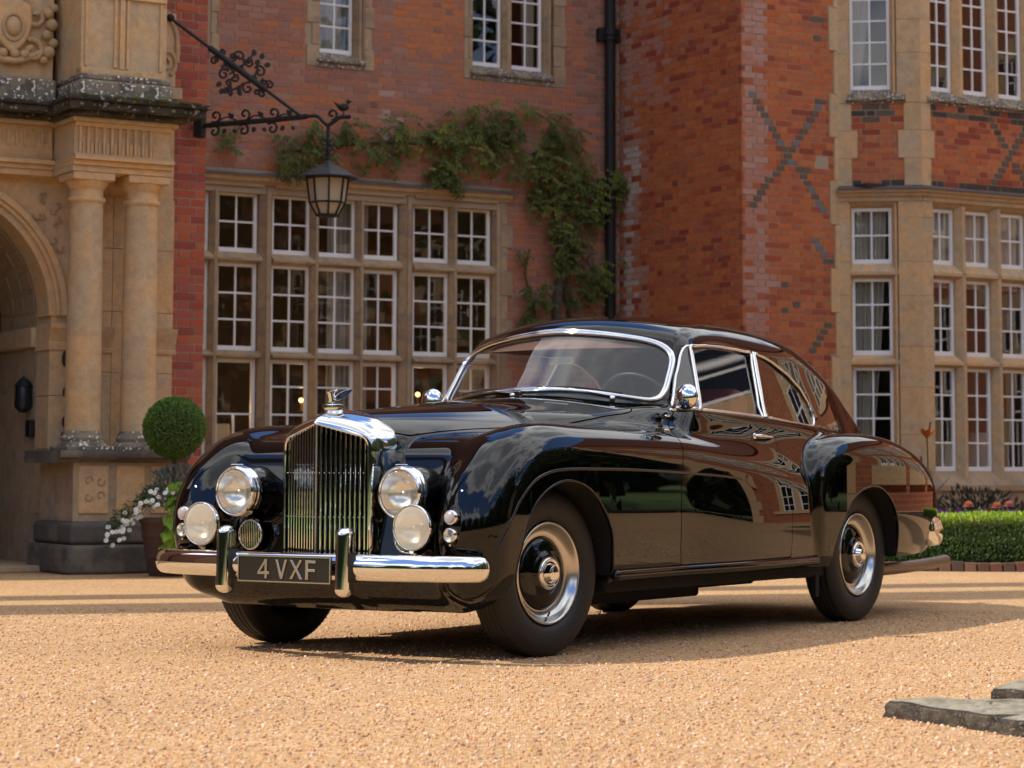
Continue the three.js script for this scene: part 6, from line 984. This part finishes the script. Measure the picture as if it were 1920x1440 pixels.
// lamps on the nose
const lensBump = texture(256, (u, v) => 0.5 + 0.5 * Math.cos(u * 40 * Math.PI * 2)); 
M.lens = phys(lin(0.95, 0.94, 0.90), 0.10, { transmission: 0.93, thickness: 0, ior: 1.5, bumpMap: lensBump, bumpScale: 0.0010 });
M.fogLens = phys(lin(0.86, 0.80, 0.68), 0.26, { transmission: 0.68, thickness: 0, ior: 1.5, bumpMap: lensBump, bumpScale: 0.0012 });
M.reflector = std(lin(0.78, 0.75, 0.69), 0.20, { metalness: 1, side: THREE.DoubleSide });
const faceFront = (g) => g.rotateZ(Math.PI / 2);     // lathe axis y -> -x
function planarLens(r, bulge) { const g = lathe([...Array(9).keys()].map((i) => { const t = i / 8 * Math.PI / 2; return [Math.max(0.0001, r * Math.cos(t)), bulge * Math.sin(t)]; }), 48); const p = g.attributes.position, uv = g.attributes.uv; for (let i = 0; i < p.count; i++) uv.setXY(i, p.getZ(i) / (2 * r) + 0.5, p.getX(i) / (2 * r) + 0.5); return g; }
for (const s of [1, -1]) {
  const h = sub('headlight', car); h.position.set(-0.640, 0.707, s * 0.452);
  part('bezel', faceFront(lathe([[0.098, 0.004], [0.099, 0.010], [0.103, 0.012], [0.109, 0.007], [0.113, -0.004], [0.1145, -0.016], [0.112, -0.021], [0.1125, -0.024], [0.1150, -0.030], [0.1155, -0.042], [0.1135, -0.054], [0.108, -0.060]], 56)), M.chrome, h);
  part('lens', faceFront(planarLens(0.0985, 0.022)), M.lens, h);
  part('reflector', faceFront(lathe([[0.098, 0.0], [0.088, -0.026], [0.070, -0.050], [0.045, -0.066], [0.02, -0.073], [0.0, -0.074]], 48)), M.reflector, h);
  part('bulb', faceFront(lathe([[0, -0.02], [0.012, -0.024], [0.014, -0.034], [0.010, -0.05], [0.012, -0.07]], 20)), M.satin, h);
  part('headlight_bucket', faceFront(lathe([[0.1105, -0.054], [0.113, -0.07], [0.115, -0.11], [0.113, -0.16], [0.106, -0.22], [0.09, -0.27], [0.05, -0.30]], 48)), M.paint, h);
  part('bezel_clip', box(-0.026, 0.05, 0.106, 0.121, -0.008, 0.008, 0.004), M.chrome, h);
  const f = sub('fog_lamp', car); f.position.set(-0.720, 0.566, s * 0.576);
  part('rim', faceFront(lathe([[0.090, 0.0], [0.0905, 0.008], [0.094, 0.009], [0.0965, 0.004], [0.0965, -0.012], [0.093, -0.018], [0.080, -0.045], [0.055, -0.072], [0.02, -0.085], [0, -0.087]], 48)), M.chrome, f);
  part('lens', faceFront(planarLens(0.0905, 0.016)), M.fogLens, f);
  part('reflector', faceFront(lathe([[0.089, 0.001], [0.078, -0.022], [0.06, -0.038], [0.03, -0.05], [0, -0.053]], 40)), M.reflector, f);
  part('bulb', faceFront(lathe([[0, -0.006], [0.014, -0.012], [0.014, -0.03], [0.01, -0.05]], 20)), M.satin, f);
  part('bracket', [rod(V3(0.02, -0.09, 0), V3(0.03, -0.17, 0), 0.009), rod(V3(-0.002, -0.097, 0), V3(0.015, -0.103, 0), 0.012)], M.chrome, f);
  for (const [x, y, lw] of [[-0.660, 0.6085, 1], [-0.664, 0.5355, 0]]) {
    const l = sub('side_light', car); l.position.set(x, y, s * 0.731);
    part('rim', faceFront(lathe([[0.0245, 0.010], [0.0265, 0.013], [0.0305, 0.009], [0.0325, -0.004], [0.034, -0.03]], 32)), M.chrome, l);
    part('lens', faceFront(lathe(lw ? [[0.026, 0.010], [0.024, 0.014], [0.015, 0.019], [0, 0.021]] : [[0.026, 0.010], [0.024, 0.014], [0.02, 0.012], [0.017, 0.016], [0.012, 0.014], [0.009, 0.018], [0, 0.019]], 28)), lw ? M.lensWhite : M.lens, l);
    part('mount', faceFront(lathe([[0.026, 0.008], [0.02, 0.002], [0.0, 0.0]], 24)), lw ? M.lensWhite : M.reflector, l);
    part('bracket', rod(V3(-0.004, -0.036, 0), V3(-0.002, -0.044, 0), 0.004), M.chrome, l);
  }
  const pod = new THREE.SphereGeometry(1, 24, 20).scale(0.05, 0.095, 0.042).translate(-0.620, 0.572, s * 0.731); part('side_light_pod', pod, M.paint, car);
  const hg = sub('horn_grille', car); hg.position.set(-0.558, 0.518, s * 0.430);
  part('rim', faceFront(new THREE.TorusGeometry(0.064, 0.005, 8, 40).rotateX(Math.PI / 2)), M.chrome, hg);
  part('backing', faceFront(new THREE.CylinderGeometry(0.062, 0.062, 0.01, 32)).translate(0.012, 0, 0), M.matt, hg);
  for (let k = -5; k <= 5; k++) { const z = k * 0.0105, hh = Math.sqrt(0.062 ** 2 - z * z); part('slat', box(-0.006, 0.004, -hh, hh, z - 0.0022, z + 0.0022, 0.0015), M.chrome, hg); }
}

// bumpers
function faceBar(path, h, flipX) {                    // path: [x, z] in plan; the bar bulges outwards and rounds off at both ends
  const c = new THREE.CatmullRomCurve3(path.map(([x, z]) => V3(x, 0, z)), false, 'centripetal'), n = 120, m = 20, pos = [], idx = [];
  for (let i = 0; i <= n; i++) {
    const t = i / n, p = c.getPointAt(t), d = c.getTangentAt(t), nx = -d.z * flipX, nz = d.x * flipX, L = c.getLength(), e = Math.min(t, 1 - t) * L, k = e < 0.05 ? Math.sqrt(1 - (1 - e / 0.05) ** 2) : 1;
    for (let j = 0; j <= m; j++) { const a = lerp(-2.0, 2.0, j / m), y = Math.sin(clamp(a, -1.57, 1.57)) * h * (0.35 + 0.65 * k), o = (Math.cos(a) * 0.036) * (0.2 + 0.8 * k); pos.push(p.x + nx * o, y, p.z + nz * o); }
  }
  for (let i = 0; i < n; i++) for (let j = 0; j < m; j++) { const p = i * (m + 1) + j, q = p + m + 1; idx.push(p, q, p + 1, p + 1, q, q + 1); }
  const g = new THREE.BufferGeometry(); g.setAttribute('position', new THREE.Float32BufferAttribute(pos, 3)); g.setIndex(idx); g.computeVertexNormals(); return g;
}
{
  const cm = M.chrome.clone(); cm.side = THREE.DoubleSide;
  const bh = [[-0.826, 0], [-0.822, 0.2], [-0.808, 0.4], [-0.782, 0.58], [-0.742, 0.72], [-0.70, 0.80], [-0.655, 0.852], [-0.60, 0.880]];
  const path = [...bh.slice(1).reverse().map(([x, z]) => [x, -z]), ...bh];
  const fb = part('front_bumper', faceBar(path, 0.055, 1).translate(0, 0.399, 0), cm, car);
  part('bumper_iron', [rod(V3(-0.82, 0.38, 0.3), V3(-0.45, 0.36, 0.32), 0.02), rod(V3(-0.82, 0.38, -0.3), V3(-0.45, 0.36, -0.32), 0.02)], M.matt, fb);
  for (const s of [1, -1]) {
    part('overrider', new THREE.CapsuleGeometry(0.0335, 0.222, 10, 24).scale(1.45, 1, 1).rotateZ(-0.03).translate(-0.845, 0.420, s * 0.3235), cm, fb);
    part('overrider_gasket', [box(-0.862, -0.80, 0.338, 0.460, s * 0.3235 + 0.026, s * 0.3235 + 0.0385, 0.003)], M.rubber, fb);
  }
  const plate = sub('number_plate', car);
  part('plate', box(-0.874, -0.866, 0.3285, 0.4425, -0.230, 0.274, 0.003), std(lin(0.012, 0.010, 0.009), 0.25), plate);
  part('plate_border', [box(-0.878, -0.8745, 0.436, 0.441, -0.228, 0.272), box(-0.878, -0.8745, 0.330, 0.335, -0.228, 0.272), box(-0.878, -0.8745, 0.335, 0.436, -0.228, -0.2235), box(-0.878, -0.8745, 0.335, 0.436, 0.2675, 0.272)], M.satin, plate);
  const font = await new FontLoader().loadAsync('fonts/droid/droid_sans_regular.typeface.json');
  const chars = [['4', -0.118, 0.064], ['V', -0.020, 0.062], ['X', 0.056, 0.069], ['F', 0.140, 0.056]];
  for (const [c, z, wd] of chars) {
    const t = new TextGeometry(c, { font, size: 0.082, depth: 0.002, bevelEnabled: true, bevelSize: 0.0016, bevelThickness: 0.003, bevelSegments: 2, curveSegments: 4 });
    t.computeBoundingBox(); const b = t.boundingBox; t.translate(-b.min.x, -b.min.y, 0); t.scale(wd / (b.max.x - b.min.x), 0.080 / (b.max.y - b.min.y), 1);
    t.rotateY(-Math.PI / 2); t.translate(-0.875, 0.3455, z); part('plate_character', t, M.satin, plate);
  }
  const rh = [[4.335, 0], [4.33, 0.25], [4.315, 0.5], [4.28, 0.66], [4.20, 0.765], [4.08, 0.80], [3.95, 0.805]];
  part('rear_bumper', faceBar([...rh.slice(1).reverse().map(([x, z]) => [x, -z]), ...rh].map(([x, z]) => [x, z]), 0.085, -1).translate(0.02, 0.465, 0), cm, car);
  part('exhaust_pipe', tube([V3(3.4, 0.25, 0.52), V3(3.9, 0.24, 0.52), V3(4.5, 0.245, 0.50), V3(4.98, 0.262, 0.49)], 0.036, 40, false, 16), std(lin(0.22, 0.18, 0.16), 0.4, { metalness: 1, side: THREE.DoubleSide }), car);
  part('tail_light', new THREE.SphereGeometry(0.022, 20, 14).scale(0.7, 1.4, 1).translate(4.40, 0.67, 0.55), M.chrome, car);
}
// mirrors, wipers, handles
for (const s of [1, -1]) {
  const m = sub('door_mirror', car);
  const c = s > 0 ? V3(1.165, 1.158, 0.815) : V3(1.34, 1.168, -0.805);
  part('mirror_head', new THREE.SphereGeometry(0.062, 32, 20, 0, Math.PI * 2, 0, Math.PI / 2).scale(1, 0.55, 1).rotateZ(Math.PI / 2 - 0.1).rotateY(s * -0.1).translate(c.x, c.y, c.z), M.chrome, m);
  part('mirror_glass', new THREE.CylinderGeometry(0.061, 0.061, 0.006, 32).rotateZ(Math.PI / 2).translate(c.x + 0.003, c.y, c.z), M.chrome, m);
  part('mirror_stalk', [tube([V3(c.x - 0.02, c.y - 0.01, c.z - s * 0.02), V3(c.x - 0.02, c.y - 0.045, c.z - s * 0.055), V3(c.x - 0.01, 1.095, s * 0.742)], 0.010, 12), new THREE.SphereGeometry(0.022, 16, 10).scale(1, 0.5, 1).translate(c.x - 0.01, 1.095, s * 0.742)], M.chrome, m);
  const d = doors[s > 0 ? 0 : 1], hy = 0.978, hx = 2.02;
  part('door_handle', [tube([V3(hx - 0.10, hy + 0.005, s * (sideZ(hx - 0.10, hy) + 0.003)), V3(hx - 0.085, hy + 0.005, s * (sideZ(hx - 0.085, hy) + 0.022)), V3(hx, hy + 0.002, s * (sideZ(hx, hy) + 0.025)), V3(hx + 0.08, hy - 0.002, s * (sideZ(hx + 0.08, hy) + 0.014)), V3(hx + 0.09, hy - 0.003, s * (sideZ(hx + 0.09, hy) + 0.002))], 0.008, 24), new THREE.SphereGeometry(0.02, 14, 10).scale(1, 0.8, 0.3).translate(hx - 0.1, hy + 0.003, s * (sideZ(hx - 0.1, hy) + 0.003))], M.chrome, d);
  for (const hyy of [1.066, 0.997]) part('door_hinge', new THREE.SphereGeometry(0.016, 14, 10).scale(1.6, 0.5, 0.7).translate(hyy > 1.03 ? 1.14 : 1.06, hyy, s * (sideZ(hyy > 1.03 ? 1.14 : 1.06, hyy) + 0.001)), M.chrome, car);
}
for (const [z0, z1] of [[0.16, 0.44], [-0.36, -0.08]]) {
  const w = sub('wiper', car), on = (z, up) => { const y = 1.197 + up - 0.10 * z * z, x = frontX(y, Math.abs(z)); return V3(x - 0.012, y, z); };
  part('wiper_arm', tube([on(z1, -0.012), on(lerp(z0, z1, 0.6), 0.0), on(lerp(z0, z1, 0.2), 0.012)], 0.0045, 16), M.chrome, w);
  part('wiper_blade', tube([on(z0 - 0.12, 0.014), on(lerp(z0, z1, 0.3), 0.018), on(z1 + 0.03, 0.004)], 0.005, 20), M.matt, w);
  part('wiper_boss', new THREE.SphereGeometry(0.016, 14, 10).scale(0.9, 0.9, 1).translate(on(z1, -0.02).x, on(z1, -0.02).y - 0.004, z1), M.chrome, w);
}
// inside
{
  part('cabin_floor', box(0.9, 3.4, 0.36, 0.40, -0.72, 0.72), M.matt, car);
  part('headlining', mergeGeometries(both(cutMesh(cutMesh(half, (x, y) => 1.43 - y), (x, y, z) => x - 3.0), -0.03)), M.headlining, car);
  const seatBack = (x, z) => { const g = new RoundedBoxGeometry(0.15, 0.62, 0.54, 4, 0.06); g.rotateZ(-0.20); return g.translate(x, 0.92, z); };
  for (const z of [-0.36, 0.36]) { const s = sub('front_seat', car); part('backrest', seatBack(2.05, z), M.leather, s); part('cushion', new RoundedBoxGeometry(0.5, 0.2, 0.54, 4, 0.07).translate(1.75, 0.58, z), M.leather, s); }
  const rs = sub('rear_seat', car); part('backrest', new RoundedBoxGeometry(0.16, 0.6, 1.16, 4, 0.06).rotateZ(-0.35).translate(2.98, 0.95, 0), M.leather, rs); part('cushion', new RoundedBoxGeometry(0.5, 0.2, 1.1, 4, 0.07).translate(2.68, 0.6, 0), M.leather, rs);
  const arc = (g) => { const p = g.attributes.position; for (let i = 0; i < p.count; i++) p.setX(i, p.getX(i) + 0.50 * p.getZ(i) * p.getZ(i)); g.computeVertexNormals(); return g; };
  part('dashboard', arc(new THREE.BoxGeometry(0.16, 0.22, 1.2, 1, 1, 24).translate(1.30, 1.03, 0)), M.wood, car);
  part('dashboard_top', arc(new THREE.BoxGeometry(0.30, 0.03, 1.16, 1, 1, 24).translate(1.235, 1.135, 0)), M.trim, car);
  part('parcel_shelf', box(3.0, 3.45, 1.04, 1.07, -0.45, 0.45), M.leather, car);
  const sw = sub('steering_wheel', car); sw.position.set(1.50, 1.10, 0.36); sw.rotation.set(0, 0, 0.55);
  part('rim', new THREE.TorusGeometry(0.215, 0.011, 12, 56).rotateY(Math.PI / 2), M.trim, sw);
  part('spokes', [rod(V3(0, 0, 0), V3(0, 0.2, 0), 0.007), rod(V3(0, 0, 0), V3(0, -0.12, 0.17), 0.007), rod(V3(0, 0, 0), V3(0, -0.12, -0.17), 0.007), new THREE.CylinderGeometry(0.035, 0.035, 0.03, 20).rotateZ(Math.PI / 2), rod(V3(0, 0, 0), V3(-0.4, 0, 0), 0.02)], M.trim, sw);
  part('interior_mirror', [box(1.325, 1.338, 1.335, 1.378, -0.075, 0.075, 0.006), rod(V3(1.34, 1.375, 0), V3(1.355, 1.47, 0), 0.004), box(1.34, 1.37, 1.462, 1.475, -0.03, 0.03, 0.004)], M.satin, car);
  part('inner_door_trim', [box(1.35, 2.15, 0.45, 1.05, 0.70, 0.715), box(1.35, 2.15, 0.45, 1.05, -0.715, -0.70)], M.leather, car);
}
scene.traverse((o) => { if (o.isMesh) { o.castShadow = true; o.receiveShadow = true; } });
renderer.render(scene, camera);
